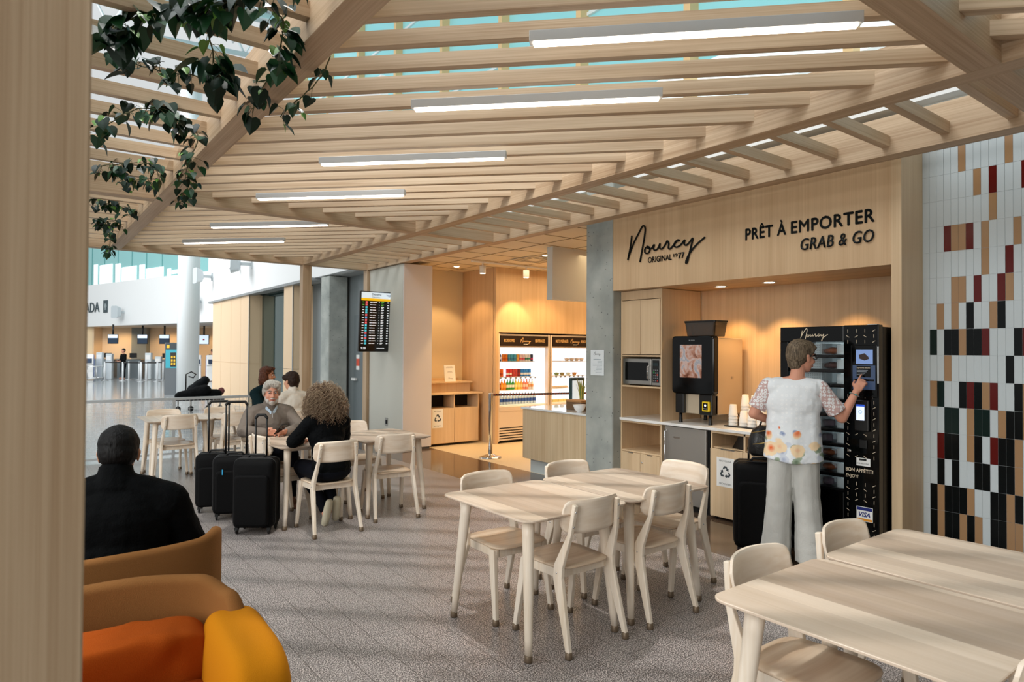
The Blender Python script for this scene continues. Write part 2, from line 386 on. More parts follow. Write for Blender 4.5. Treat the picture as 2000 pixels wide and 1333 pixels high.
for rw in range(-1, 16):
    z1 = 1.816+(7-rw)*.2; z0 = max(z1-.2, 0)
    for c in range(0, 100):
        y1 = 2.19-.0495*c
        if c <= 13: k = pat.get(rw, {}).get(c, 0)
        else: k = pat.get(rw, {}).get((c*7+rw*3) % 14, 0)
        if y1-.05 < -2.9: break
        q = .0009
        tw.mat(k).bx(5.730, 5.7355, y1-.0495+q, y1-q, z0+q, z1-q)
struct('wall_tiled', tw, [TW, TT, TR, TB, TG, GROUT])

# concrete pillars (part of the building)
struct('wall_concrete_pillar', MB().bx(5.35, 5.83, 5.205, 5.64, 0, 3.6), CONC, bevel=.018)
struct('wall_concrete_pillar_far', MB().bx(5.2, 5.61, 13.18, 13.64, 0, 3.17), CONC, bevel=.02)

# kiosk room
struct('wall_kiosk_end', MB().bx(5.56, 6.72, 10.4, 10.55, 0, 3.1), BEIGEP)
struct('wall_kiosk_side', MB().bx(6.7, 6.78, 9.4, 10.4, 0, 3.1), PANEL)
kw = MB(); kw.bx(6.70, 6.765, 9.33, 9.41, 0, 3.1); kw.bx(6.765, 12, 9.33, 9.41, 1.955, 3.1); kw.bx(9.17, 12, 9.33, 9.41, 0, 1.955)
struct('wall_kiosk_back', kw, PANELX)
struct('wall_kiosk_fridge_recess', MB().bx(6.78, 12, 10.2, 10.3, 0, 3.1), DARK)
struct('wall_kiosk_far_right', MB().bx(12, 12.1, 5.2, 10.5, 0, 3.1), BEIGEP)
struct('wall_kiosk_near', MB().bx(6.24, 12, 5.2, 5.3, 0, 3.1), PANELX)
struct('wall_kiosk_bulkhead', MB().bx(6.0, 7.6, 7.0, 7.12, 2.355, 3.1), GREYP)
struct('wall_hall_corner', MB().mat(1).bx(5.034, 5.56, 9.57, 10.84, .035, 3.04).mat(0).bx(5.03, 5.036, 9.60, 10.84, .035, 3.04), [mat('sage_white_paint', '#cfd0c6', .65), PINKP])
struct('trim_corner_base', MB().bx(5.06, 5.54, 9.59, 10.8, 0, .04), mat('grey_base', '#6c6a66', .5))
# suspended kiosk ceiling with a visible grid
ck = MB(); ck.mat(1).bx(5.15, 12, 5.64, 10.55, 3.10, 3.16)
cx = 5.15
ct = mat('ceiling_tile', '#e9dcc4', .8)
struct('ceiling_kiosk', ck, [ct, ct])
grid = MB()
for i in range(0, 12): grid.bx(5.15+i*.61-.005, 5.15+i*.61+.005, 5.7, 10.5, 3.094, 3.1)
for j in range(0, 9): grid.bx(5.2, 12, 5.73+j*.61-.005, 5.73+j*.61+.005, 3.0945, 3.1)
struct('ceiling_kiosk_grid', grid, mat('grid_tan', '#a08a66', .7))  # grid bars in a darker tan than the ceiling tiles
struct('ceiling_kiosk_roof', MB().bx(5.6, 12.1, -3, 10.84, 3.6, 3.7), WHITEP)

# the side of the terminal beyond the cafe
struct('wall_terminal_upper', MB().bx(5.2, 5.35, 10.84, 23.3, 3.2, 6.6), WHITEP)
struct('ceiling_terminal_soffit', MB().mat(1).bx(5.35, 8.5, 10.84, 23.3, 3.18, 3.26), [GREYP, mat('soffit_grey', '#a9aaa8', .7)])
struct('trim_soffit_edge', MB().bx(5.12, 5.36, 14, 23.5, 3.14, 3.2), mat('soffit_edge', '#8d9192', .5))
struct('wall_terminal_grey', MB().bx(5.68, 5.8, 10.84, 15.4, 0, 3.18), mat('slate_paint', '#7f8789', .55))
pw = MB(); pw.bx(5.2, 6.4, 15.39, 16.05, 0, 1.165); pw.bx(5.2, 6.4, 15.39, 16.05, 1.175, 3.16)
struct('wall_wood_pier', pw, HALLW)
bw_ = MB()
for a, b_ in ((19.0, 19.85), (19.86, 20.9), (20.91, 22.1), (22.11, 23.2)):
    for z0, z1 in ((0, 1.22), (1.235, 3.16)): bw_.bx(5.2, 5.5, a, b_-.008, z0, z1)
bw_.bx(5.21, 6.4, 19.01, 23.19, 0, 3.15)
struct('wall_wood_clad', bw_, HALLW)
GLASSR = mat('reflective_glass', '#4f6664', .03, metal=.75)
struct('window_1', MB().bx(5.55, 5.6, 16.05, 19.0, 0, 3.17), GLASSR)
struct('trim_wood_edges', MB().bx(5.185, 5.2, 18.97, 19.0, 0, 3.16).bx(5.185, 5.2, 15.37, 15.39, 0, 3.16), ALU)
dr = MB().bx(5.655, 5.68, 11.9, 12.95, 0, 2.35)
struct('door_1', dr, mat('door_slate', '#70797c', .5))
d_par = bpy.data.objects['door_1']
MB().bx(5.60, 5.65, 12.75, 12.95, 1.0, 1.05).build('push_bar', WHITEPL, d_par)
MB().bx(5.648, 5.656, 12.66, 12.80, 1.30, 1.45).build('notice', mat('red_notice', '#e0553a', .6), d_par)
MB().bx(5.646, 5.655, 12.66, 12.80, 1.22, 1.30).bx(5.646, 5.655, 12.66, 12.80, 1.45, 1.53).build('notice_border', PAPER, d_par)
MB().bx(5.62, 5.66, 12.0, 12.03, 0, 2.2).build('door_edge', DARK, d_par)

# clerestory of the terminal, above the pergola: teal glass between timber mullions
TEAL = mat('teal_glass', '#7fb9bd', .08, emit='#8fd0d6', emit_s=.42)
cl = MB().bx(8.05, 8.1, -6, 24, 3.7, 16)
struct('window_2', cl, TEAL)
struct('window_5', MB().bx(8.03, 8.06, -6, 24, 3.7, 5.9), mat('pale_lit_glass', '#d9ecef', .2, emit='#e4f3f6', emit_s=1.05))
mul = MB(); y = -5.6
while y < 24: mul.bx(7.85, 8.05, y-.06, y+.06, 3.7, 16); y += 2.35
wm = struct('trim_mullions', mul, mat('mullion_pine', '#e2c08c', .6))
rail = MB()
for z in (5.2, 7.6, 10.0, 12.4): rail.bx(8.0, 8.05, -6, 24, z-.03, z+.03)
struct('trim_transoms', rail, mat('transom', '#dfe8ea', .5))
# roof trusses of the hall, high over the pergola
tr = MB()
for k in range(9):
    yy = -2+k*3.4
    tr.tube([(-9, yy, 11.4), (8, yy, 12.6)], .09, 6); tr.tube([(-9, yy, 12.9), (8, yy, 14.0)], .09, 6)
    for q in range(12):
        x0 = -9+q*1.42; za = 11.4+(x0+9)/17*1.2; tr.tube([(x0, yy, za), (x0+.71, yy, za+1.5), (x0+1.42, yy, za+.1)], .05, 6)
for q in range(7): tr.tube([(-8+q*2.4, -3, 12.3+q*.15), (-8+q*2.4, 26, 12.3+q*.15)], .06, 6)
struct('ceiling_hall_trusses', tr, mat('truss_white', '#dde6ea', .5))
dk = MB()
for q in range(40): dk.bx(-10, 8.1, -4+q*.78, -4+q*.78+.42, 14.9, 15.0)
struct('ceiling_hall_deck', dk, mat('deck_grey', '#93a1a6', .6))

# ---------------------------------------------------------------- check-in hall (its own axes: a across, b deep; turned 37 degrees)
def hall(a, b, z=0): return (b*.6032+a*.7976, b*.7976-a*.6032, z)
HR = -0.6475
def hobj(a, b, z=0): return Matrix.Translation(hall(a, b, z)) @ Matrix.Rotation(HR, 4, 'Z')
# upper white wall: runs back to the left
FD = Vector((-.30, .954, 0)); FP = Vector((5.74, 38.3, 0))
def far(t, z): p = FP+FD*t; return (p.x, p.y, z)
fwX = Matrix(((FD.x*-1, -FD.y, 0, 0), (0, 0, 0, 0), (0, 0, 0, 0), (0, 0, 0, 1)))
fr = Matrix(((-FD.x, .954, 0), (-FD.y, .30, 0), (0, 0, 1))).to_4x4()   # local x to the viewer's right, local y away
fr.translation = FP
b_ = MB().xf(fr).bx(-16, 9, 0, .3, 2.9, 5.32); struct('wall_far_band', b_, WHITEP)
b_ = MB().xf(fr).bx(5.1, 9, 0, .3, 5.32, 9.5); struct('wall_far_band_end', b_, WHITEP)
b_ = MB().xf(fr).bx(-16, 5.1, .1, .14, 5.3, 9.5); struct('window_3', b_, mat('teal_glass_far', '#7fb4b4', .25, emit='#7ab0b0', emit_s=.22))
b_ = MB().xf(fr)
for q in range(13): b_.bx(-14+q*1.62, -14+q*1.62+.03, .08, .1, 5.32, 9.5)
struct('trim_far_joints', b_, mat('joint_teal', '#4b9090', .4))
# what the far glass looks out on: bright airfield behind a dark frame line
b_ = MB().xf(fr)
for q, (x0, x1, z0, z1) in enumerate([(-7.2,-6.75,5.34,6.5),(-6.45,-4.9,5.34,6.4),(-4.5,-3.95,5.34,6.35),(-3.75,-2.1,5.34,6.1),(-1.75,-1.2,5.34,6.1),(-1.05,.75,5.34,5.85),(1.15,1.5,5.34,5.7),(1.6,2.45,5.4,5.6)]):
    b_.bx(x0, x1, .06, .09, z0, z1)
struct('window_4', b_, mat('bright_pane', '#f4fbfb', .3, emit='#f4fbfb', emit_s=.9))
b_ = MB().xf(fr).bx(-16, 9, .3, 9, 2.9, 3.0); struct('ceiling_checkin', b_, mat('checkin_soffit', '#cfc9c2', .7))
# back wall of the desks
hb = MB().xf(hobj(0, 40)); hb.mat(0).bx(-30, -12, 0, .3, 0, 2.95)
struct('wall_checkin_back', hb, HALLW)
hb = MB().xf(hobj(0, 39.6)); hb.bx(-22.9, -22.0, 0, .4, 0, 2.95); struct('wall_checkin_pier', hb, mat('grey_pier', '#7d7f79', .7))
hb = MB().xf(hobj(0, 39.2)); hb.mat(0).bx(-26.3, -25.0, 0, .8, 0, 2.95); hb.mat(1).bx(-25.0, -24.9, 0, .8, 0, 2.95); struct('wall_checkin_wing', hb, [mat('hall_wood_light', '#ecd2ab', .5), HALLW])
struct('wall_hall_column', MB().lathe([(.36, 0), (.36, 12)], (4.93, 25.6, 0), 32), mat('column_white', '#e7edef', .35))

# ================================================================ the pergola
pg = thing('slatted_pergola', 'pale oak slatted pergola spanning the café seating, with beams and square posts', 'pergola', (0, 0, 0))
BZ0, BZ1 = 3.05, 3.33
SHADEX = []
for k, (x0, x1) in enumerate(((-.06, .083), (1.05, 1.20), (3.83, 3.98), (4.98, 5.13))):
    MB().bx(x0, x1, -3.5, 11.01, BZ0, BZ1).build('beam', BEAM, pg, bevel=.003)
for y0, y1 in ((-3.65, -3.5), (1.11, 1.26), (7.0, 7.15), (10.86, 11.01)):
    segs = ((.09, 1.05), (1.20, 3.83), (3.98, 4.98)) if y1 > -3 else ((-.06, 5.13),)
    for a, b in segs: MB().bx(a, b, y0, y1, BZ0, BZ1).build('cross_beam', BEAMX, pg, bevel=.003)
for (x0, x1, y0, y1) in ((3.83, 3.98, 10.86, 11.01), (4.98, 5.13, 10.86, 11.01), (-.06, .083, 1.11, 1.26), (-.06, .09, 10.86, 11.01)):
    MB().bx(x0, x1, y0, y1, 0, BZ0).build('post', BEAMZ, pg, bevel=.003)
SZ0, SZ1, SW = 3.138, 3.215, .055
# slats at 45 degrees between the two middle beams
def diag_bay(ya, yb, c0):
    """slats along x+y=c inside x 1.20..3.83, y ya..yb"""
    c = c0
    while c < 3.83+yb-.05:
        xa = max(1.20, c-yb); xb = min(3.83, c-ya)
        if xb-xa > .12:
            L_ = (xb-xa)*math.sqrt(2); mx_ = ((xa+xb)/2, c-(xa+xb)/2, 0)
            h_ = SW/2
            la = -L_/2; lb = L_/2
            ea = h_ if xa <= 1.2001 else -h_; eb = h_ if xb >= 3.8299 else -h_     # ends cut to the beam faces
            poly = [(la+ea, -h_), (lb+eb, -h_), (lb-eb, h_), (la-ea, h_)]
            if poly[1][0]-poly[0][0] > .05:
                MB().prism(poly, SZ0, SZ1).build('slat', SLAT, pg, loc=mx_, rot=(0, 0, -PI/4))
        c += .377
diag_bay(1.26, 7.0, 1.366+3.83-.377*7)
diag_bay(7.15, 10.86, 1.366+3.83-.377*7+.377*8)
c = 1.366+3.83-.377*12
diag_bay(-1.6, 1.11, 1.366+3.83-.377*14)
# straight slats on both outer strips
y = 1.366-.377*2+.02
while y < 10.8:
    if not (6.92 < y < 7.2 or 1.03 < y < 1.32): MB().bx(-.5, .5, -SW/2, SW/2, 0, SZ1-SZ0).build('slat', SLAT, pg, loc=(4.48, y, SZ0-.03))
    y += .377
y = 2.94-.405*7+.03
while y < 10.8:
    if not (6.92 < y < 7.2 or 1.03 < y < 1.32): MB().bx(-.48, .48, -SW/2, SW/2, 0, SZ1-SZ0).build('slat', SLAT, pg, loc=(.57, y, SZ0))
    y += .402

# linear lamps under the diagonal slats
LEDM = mat('led_diffuser', '#ffffff', .4, emit='#fff1de', emit_s=9.0)
LEDH = mat('lamp_housing', '#c3c6c8', .4, metal=.3)
names = ['nearest and longest-looking', 'second from the front', 'third from the front', 'fourth, close to the cross beam', 'just beyond the cross beam', 'farthest, close to the far beam']
for i, (cx, cy) in enumerate(((2.45, 1.90), (2.42, 3.00), (2.42, 4.50), (2.38, 6.04), (2.38, 7.92), (2.36, 9.42))):
    t = thing('linear_lamp', 'slim lit linear lamp under the pergola slats, '+names[i], 'lamp', (cx, cy, 3.075), -PI/4, 'linear lamps under the pergola')
    MB().bx(-.74, .74, -.026, .026, .012, .063).build('housing', LEDH, t, bevel=.002)
    MB().bx(-.72, .72, -.021, .021, 0, .012).build('diffuser', LEDM, t)

for a_ in (-23.5, -20.6, -17.6): lamp('checkin_fill_spot', 'SPOT', hall(a_, 38.6, 2.86), 170, (1, .68, .34), .1, to=hall(a_, 39.6, .6), spot=120, blend=.6)
# ================================================================ tables and chairs
TOPW = wood('table_stave_birch', '#e9d6c2', '#dcc6ae', 'Y', .38, fine=70, coarse=10, planks=('X', .105), plank_c=(.60, .55, .52))
LEGW = wood('pale_birch', '#f4e8d8', '#e6d4bc', 'Z', .42, fine=60, coarse=6)
PLY = wood('birch_ply', '#f1e2d0', '#dfc8ae', 'X', .36, fine=30, coarse=9, swirl=True)
PLYS = wood('seat_ply', '#e2cdb4', '#c9ab8c', 'X', .33, fine=30, coarse=8, swirl=True)
GLIDE = mat('worn_glide', '#7b6a57', .45, metal=.5)

def rrect(w, d, r, n=6):
    o = []
    for cx, cy, a0 in ((w/2-r, d/2-r, 0), (-w/2+r, d/2-r, 90), (-w/2+r, -d/2+r, 180), (w/2-r, -d/2+r, 270)):
        for k in range(n+1): a = math.radians(a0+90*k/n); o.append((cx+r*math.cos(a), cy+r*math.sin(a)))
    return o
def loft(mb, rings, smooth=False, cap=True):
    n = len(rings[0]); vs = [p for r in rings for p in r]; fs = []
    for i in range(len(rings)-1):
        for k in range(n): k2 = (k+1) % n; fs.append((i*n+k, i*n+k2, (i+1)*n+k2, (i+1)*n+k))
    if cap: fs.append(tuple(range(n))[::-1]); fs.append(tuple(range((len(rings)-1)*n, len(rings)*n)))
    return mb.raw(vs, fs, smooth=smooth)

def make_table(label, loc, rz, group):
    t = thing('cafe_table', label, 'table', loc, rz, group)
    W, D = .775, .85; mb = MB(); rings = []
    for ins, z in ((.045, .722), (.012, .735), (0, .741), (.0, .748), (.003, .750)):
        rings.append([(x, y, z) for x, y in rrect(W-2*ins, D-2*ins, .07-ins*.6)])
    loft(mb, rings); mb.build('tabletop', TOPW, t)
    f = MB(); f.bx(-.24, .24, -.27, -.25, .69, .724).bx(-.24, .24, .25, .27, .69, .724).bx(-.24, -.22, -.25, .25, .69, .724).bx(.22, .24, -.25, .25, .69, .724)
    f.build('underframe', LEGW, t)
    for sx in (-1, 1):
        for sy in (-1, 1):
            l = MB(); n = 8; rings = []
            for i in range(n+1):
                q = i/n; z = .722-(.722-.03)*q; r = .033*(1-q)+.0185*q
                cx = sx*(.275+.045*q); cy = sy*(.30+.065*q); rings.append([(cx+r*math.cos(a*PI/8)*(1.0), cy+r*1.15*math.sin(a*PI/8), z) for a in range(16)])
            loft(l, rings[::-1], smooth=True); lo = l.build('leg', LEGW, t)
            MB().lathe([(.021, 0), (.023, .008), (.0215, .036), (.019, .038)], (sx*.321, sy*.366, 0), 14).build('foot_cap', GLIDE, lo)
    return t

def make_chair(label, loc, rz, group):
    t = thing('dining_chair', label, 'chair', loc, rz, group)
    # seat: rounded square of plywood, gently dished
    o = []; N = 44
    for k in range(N):
        a = 2*PI*k/N; c_, s_ = math.cos(a), math.sin(a); e = .42
        x = math.copysign(abs(c_)**e, c_); y = math.copysign(abs(s_)**e, s_)
        wv = .208-.022*(1-y)/2; o.append((x*wv, .03+y*.202))
    mb = MB(); rings = []
    for sc, z in ((.3, .4315), (.7, .433), (.985, .437), (1.0, .443), (.985, .450), (.7, .446), (.3, .442)):
        rings.append([(x*sc, .03+(y-.03)*sc, z) for x, y in o])
    loft(mb, rings, smooth=True); mb.build('seat', PLYS, t)
    f = MB(); f.bx(-.165, .165, .165, .187, .385, .434).bx(-.165, .165, -.125, -.105, .385, .434)
    for s in (-1, 1): f.prism([(s*.170, .19), (s*.192, .19), (s*.184, -.12), (s*.162, -.12)] if s > 0 else [(s*.170, .19), (s*.162, -.12), (s*.184, -.12), (s*.192, .19)], .385, .434)
    f.build('seat_frame', LEGW, t, bevel=.003)
    # backrest: bent plywood
    mb = MB(); nx, nz = 40, 10; top, bot, hw = .82, .645, .207
    F = []; Bk = []
    for j in range(nz+1):
        for i in range(nx+1):
            u = -1+2*i/nx; v = j/nz; r = .05
            x = u*hw; z = bot+(top-bot)*v
            ex = max(abs(x)-(hw-r), 0); zz = r-math.sqrt(max(r*r-ex*ex, 0))
            z = bot+zz+(top-bot-2*zz)*v + .006*(1-u*u)*(v*2-1)
            y = -.232+.060*u*u - .02*(v-.5)
            F.append((x, y+.006, z)); Bk.append((x, y-.006, z))
    n = len(F); vs = F+Bk; fs = []
    for j in range(nz):
        for i in range(nx):
            a = j*(nx+1)+i; fs.append((a, a+nx+1, a+nx+2, a+1)); fs.append((n+a, n+a+1, n+a+nx+2, n+a+nx+1))
    loop = [i for i in range(nx+1)]+[j*(nx+1)+nx for j in range(1, nz+1)]+[nz*(nx+1)+i for i in range(nx-1, -1, -1)]+[j*(nx+1) for j in range(nz-1, 0, -1)]
    for k in range(len(loop)): a, b_2 = loop[k], loop[(k+1) % len(loop)]; fs.append((a, b_2, b_2+n, a+n))
    mb.raw(vs, fs, smooth=False); mb.sm = [i < 2*nx*nz for i in range(len(mb.f))]; br = mb.build('backrest', PLY, t)
    for s in (-1, 1):
        # rear leg runs up as the back post, kinked at the seat
        P = [(-.258, .03), (-.172, .40), (-.172, .455), (-.222, .64), (-.243, .80), (-.216, .805), (-.196, .645), (-.108, .47), (-.100, .40), (-.228, .03)]
        def xc(z): return s*(.216-.022*min(z, .44)/.44-.034*max(z-.44, 0)/.36)
        th = .0135; vs = [(xc(z)-s*th, y, z) for y, z in P]+[(xc(z)+s*th, y, z) for y, z in P]; k = len(P)
        fs = [(i, 9-i, 8-i, i+1) for i in range(4)]; fs = fs+[tuple(i+k for i in f_[::-1]) for f_ in fs]+[(i, (i+1) % k, (i+1) % k+k, i+k) for i in range(k)]
        if s < 0: fs = [f_[::-1] for f_ in fs]
        lg = MB().raw(vs, fs).build('leg', LEGW, t, bevel=.006, seg=3)
        MB().lathe([(.019, 0), (.0215, .006), (.019, .036), (.016, .038)], (s*.215, -.243, 0), 12).build('foot_cap', GLIDE, lg)
        bo = MB()
        for z in (.685, .765): yy = -.222-(z-.64)*.021/.16; bo.ell((xc(z), yy-.0015, z), (.0062, .004, .0062), 10, 6)
        bo.ell((xc(.43)+s*.0145, -.135, .425), (.003, .0055, .0055), 8, 6)
        bo.build('bolts', CHROME, t)
        # front leg
        P = [(.205, .03), (.128, .434), (.186, .434), (.236, .03)]
        def xf_(z): return s*(.214-.020*z/.434)
        vs = [(xf_(z)-s*.014, y, z) for y, z in P]+[(xf_(z)+s*.014, y, z) for y, z in P]
        fs = [(0, 3, 2, 1), (4, 5, 6, 7)]+[(i, (i+1) % 4, (i+1) % 4+4, i+4) for i in range(4)]
        if s < 0: fs = [f_[::-1] for f_ in fs]
        lg = MB().raw(vs, fs).build('leg', LEGW, t, bevel=.005, seg=3)
        MB().lathe([(.018, 0), (.021, .006), (.019, .036), (.016, .038)], (s*.2135, .221, 0), 12).build('foot_cap', GLIDE, lg)
    return t

G1, G2, G3, G4 = 'tables in the middle of the café', 'tables where the couple sits', 'tables by the tiled wall', 'tables by the mesh fence'
tb0 = make_table('pale birch café table, the left half of the empty pair in the middle', (2.49, 3.075, 0), 0, G1)
dup(tb0, (3.28, 3.085, 0), 0, 'pale birch café table, right half of the empty middle pair before the pillar', G1)
dup(tb0, (2.27, 6.365, 0), .05, 'pale birch café table where the grey-haired man and the curly-haired woman sit', G2)
dup(tb0, (3.05, 6.31, 0), .05, 'pale birch café table end beside the couple, empty, near the white wall corner', G2)
dup(tb0, (2.39, 1.05, 0), .0, 'pale birch café table with striped staves, nearest to the viewer', G3)
dup(tb0, (3.19, 1.055, 0), .0, 'pale birch café table pushed against the nearest one, in front of the tiled wall', G3)
dup(tb0, (1.67, 9.37, 0), 0, 'pale birch café table at the free end of the row along the mesh fence', G4)
dup(tb0, (2.455, 9.37, 0), 0, 'pale birch café table second along the mesh fence, partly behind the suitcase handles', G4)
dup(tb0, (3.24, 9.37, 0), 0, 'pale birch café table along the fence between the two people farthest back', G4)

CG = 'birch dining chairs'
ch0 = make_chair('birch chair seen from behind, left of the two before the middle tables', (2.575, 2.85, 0), 0, CG)
for (x, y, rz, lb) in [
    (3.215, 2.85, 0, 'birch chair seen from behind, right of the two before the middle tables'),
    (2.51, 3.40, PI, 'birch chair on the far side of the middle tables, nearer the open floor'),
    (3.235, 3.41, PI, 'birch chair on the far side of the middle tables, in front of the concrete pillar'),
    (3.725, 3.08, PI/2, 'birch chair at the head of the middle tables, in front of the small fridge'),
    (2.43, 1.345, PI, 'birch chair behind the nearest table, its seat showing under the tabletop'),
    (3.13, 1.345, PI, 'birch chair behind the striped tables, in front of the vending machine'),
    (2.345, .775, 0, 'birch chair on the viewer side of the nearest table, only its corner in the picture'),
    (2.30, 5.80, 0, 'birch chair under the curly-haired woman, its back to the viewer'),
    (2.98, 5.95, -.12, 'empty birch chair beside the curly-haired woman, its back to the viewer'),
    (2.06, 6.42, -PI/2+.1, 'birch chair at the end of the couple\'s table behind the suitcase handles'),
    (2.13, 7.13, PI, 'birch chair under the grey-haired man'),
    (3.04, 6.86, PI, 'empty birch chair on the far side of the couple\'s table, behind the woman\'s shoulder'),
    (1.64, 9.12, 0, 'birch chair at the fence tables, its whole back showing above the man in black'),
    (2.33, 9.12, 0, 'birch chair at the fence tables seen through the suitcase handles'),
    (1.60, 9.60, PI, 'birch chair between mesh fence and end table, only its top edge showing'),
    (2.30, 9.60, PI, 'birch chair between the mesh fence and the second table, behind the suitcase handles'),
    (3.02, 8.86, .05, 'birch chair under the person in the white shirt'),
    (3.00, 9.88, PI, 'birch chair under the long-haired bearded man'),
]: dup(ch0, (x, y, 0), rz, lb)
# ================================================================ lettering on the facade
SIGNB = mat('sign_mirror_black', '#10181b', .18, metal=.6)
sg = thing('wall_signature_lettering', 'handwritten black shop signature with small capitals below, on the oak facade', 'lettering', (5.35, 4.967, 2.47))
signature('signature', SIGNB, sg, (-.004, 0, 0), FACE_X, 1.0, thick=.095, ext=.01)
text('small_capitals', 'ORIGINAL', SIGNB, sg, (-.004, -.28, .101), FACE_X, .315, .062, 0, fat=.002)
text('year_prefix', '19', SIGNB, sg, (-.004, -.622, .125), FACE_X, .05, .035, .008)
text('year', '77', SIGNB, sg, (-.004, -.682, .103), FACE_X, .075, .062, .008, bold=.008)
sg = thing('wall_slogan_lettering', 'two lines of black capitals over the niche, french above italic english', 'lettering', (5.35, 3.52, 2.66))
text('french_word', 'PRÊT À', SIGNB, sg, (-.004, .0, 0), FACE_X, .395, .108, 0, spacing=1.08, fat=.004)
text('french_word', 'EMPORTER', SIGNB, sg, (-.004, -.445, 0), FACE_X, .69, .108, 0, spacing=1.08, fat=.004)
text('english_words', 'GRAB & GO', SIGNB, sg, (-.004, -1.135, -.158), FACE_X, .60, .104, .012, shear=.18, align='RIGHT', bold=.004, spacing=1.08)

# recessed downlights
SPOTM = mat('downlight_glow', '#ffffff', .4, emit='#fff0d8', emit_s=14)
def downlight(loc, label, power=26, group='downlights', size=.055, ang=95):
    t = thing('downlight', label, 'light', loc, 0, group)
    MB().lathe([(size, 0), (size*1.25, -.004), (size*1.3, 0)], (0, 0, 0), 20).build('ring', WHITEPL, t)
    MB().lathe([(.001, -.002), (size*.85, -.002), (size*.85, .0), (.001, 0)], (0, 0, 0), 20).build('glow', SPOTM, t)
    l = lamp('downlight_lamp', 'SPOT', (loc[0], loc[1], loc[2]-.03), power, WARM, .04, to=(loc[0]+.001, loc[1], 0), spot=ang, blend=.35)
for yy, nm in ((4.13, 'downlight in the niche ceiling above the coffee machine'), (3.58, 'downlight in the niche ceiling between coffee machine and vending machine')):
    downlight((5.83, yy, 2.308), nm, 42, 'downlights of the niche')
lamp('downlight_lamp', 'SPOT', (5.83, 2.9, 2.29), 30, WARM, .04, to=(5.84, 2.9, 0), spot=95, blend=.35)
downlight((6.15, 9.75, 3.098), 'downlight in the kiosk ceiling over the recycling cabinet', 60, 'downlights of the kiosk ceiling')
downlight((6.5, 7.75, 3.098), 'downlight in the kiosk ceiling next to the grey bulkhead', 60, 'downlights of the kiosk ceiling')
for q, (xx, yy) in enumerate(((7.6, 8.6), (8.6, 6.6), (9.6, 8.6))): lamp('kiosk_ceiling_lamp', 'SPOT', (xx, yy, 3.05), 90, WARM, .06, to=(xx, yy, 0), spot=120, blend=.5)
lamp('kiosk_ceiling_glow', 'AREA', (8.0, 7.6, 3.02), 70, (1, .72, .40), 3.0, to=(8.0, 7.6, 0))
dv = MB(); dv.bx(6.05, 6.65, 8.28, 8.88, 3.085, 3.0935); MB_ = dv
v = thing('ceiling_diffuser', 'square air diffuser set in the kiosk ceiling', 'vent', (6.6, 8.15, 3.09))
MB().bx(-.28, .28, -.28, .28, -.006, 0).build('plate', ct, v)
f_ = MB()
for r in (.24, .16): f_.bx(-r, r, -r, -r+.012, -.010, -.006).bx(-r, r, r-.012, r, -.010, -.006).bx(-r, -r+.012, -r, r, -.010, -.006).bx(r-.012, r, -r, r, -.010, -.006)
f_.build('slots', DARK, v)
# track with two cylinder spots
t = thing('lighting_track', 'white lighting track on the kiosk ceiling', 'track', (7.2, 8.9, 3.07))
MB().bx(-1.3, 1.4, -.018, .018, 0, .024).build('rail', WHITEPL, t)
for xx, nm in ((6.12, 'white cylinder spotlight, the one over the cabinet end of the track'), (7.03, 'white cylinder spotlight over the drinks fridge')):
    s_ = thing('track_spotlight', nm, 'spotlight', (xx, 8.9, 2.90), 0, 'spotlights on the kiosk track')
    MB().lathe([(.05, .0), (.052, .01), (.052, .125), (.0, .13)], seg=20).build('can', WHITEPL, s_)
    MB().lathe([(.001, -.001), (.046, -.001), (.046, .002), (.001, .002)], seg=20).build('glow', SPOTM, s_)
    MB().lathe([(.012, .13), (.012, .17)], seg=8).build('stem', WHITEPL, s_)
    lamp('track_lamp', 'SPOT', (xx, 8.9, 2.88), 75, WARM, .03, to=(xx+.1, 9.3, 1.2), spot=75, blend=.4)

# ================================================================ niche furniture
tc_ = thing('tall_cabinet', 'tall oak cabinet with open shelves between the concrete pillar and the coffee machine', 'cabinet', (5.48, 4.61, 0))
b_ = MB().bx(0, .66, 0, .018, .03, 2.305).bx(0, .66, .572, .59, .03, 2.305).bx(.64, .66, .018, .572, .03, 2.305)
for z in (.05, .515, 1.235, 1.575): b_.bx(.004, .64, .018, .572, z, z+.018)
b_.bx(.0, .64, .018, .572, 2.205, 2.305).bx(.004, .64, .018, .572, .84, .858)
b_.build('carcass', CABW, tc_, bevel=.0015)
for k, (y0, y1) in enumerate(((.02, .293), (.297, .57))):
    MB().bx(-.006, .012, y0, y1, 1.60, 2.198).build('door', CABW, tc_, bevel=.0015)
    d_ = MB().bx(-.006, .012, y0, y1, .055, .512).build('door', CABW, tc_, bevel=.0015)
    if k == 0: MB().lathe([(.009, 0), (.009, .006)], seg=12).build('lock', CHROME, d_, loc=(-.006, .265, .42), rot=(0, -PI/2, 0))
    MB().bx(-.012, .0, y0+.1, y0+.17, .506, .514).build('pull', STEEL, d_)
wt = MB().prism([(5.455, 3.12), (6.15, 3.12), (6.15, 5.195), (5.455, 5.195)], .862, .89).build('worktop', QUARTZ, bevel=.002)
tag(wt, 'long white worktop running through the niche, holding coffee machine and cups', 'worktop')

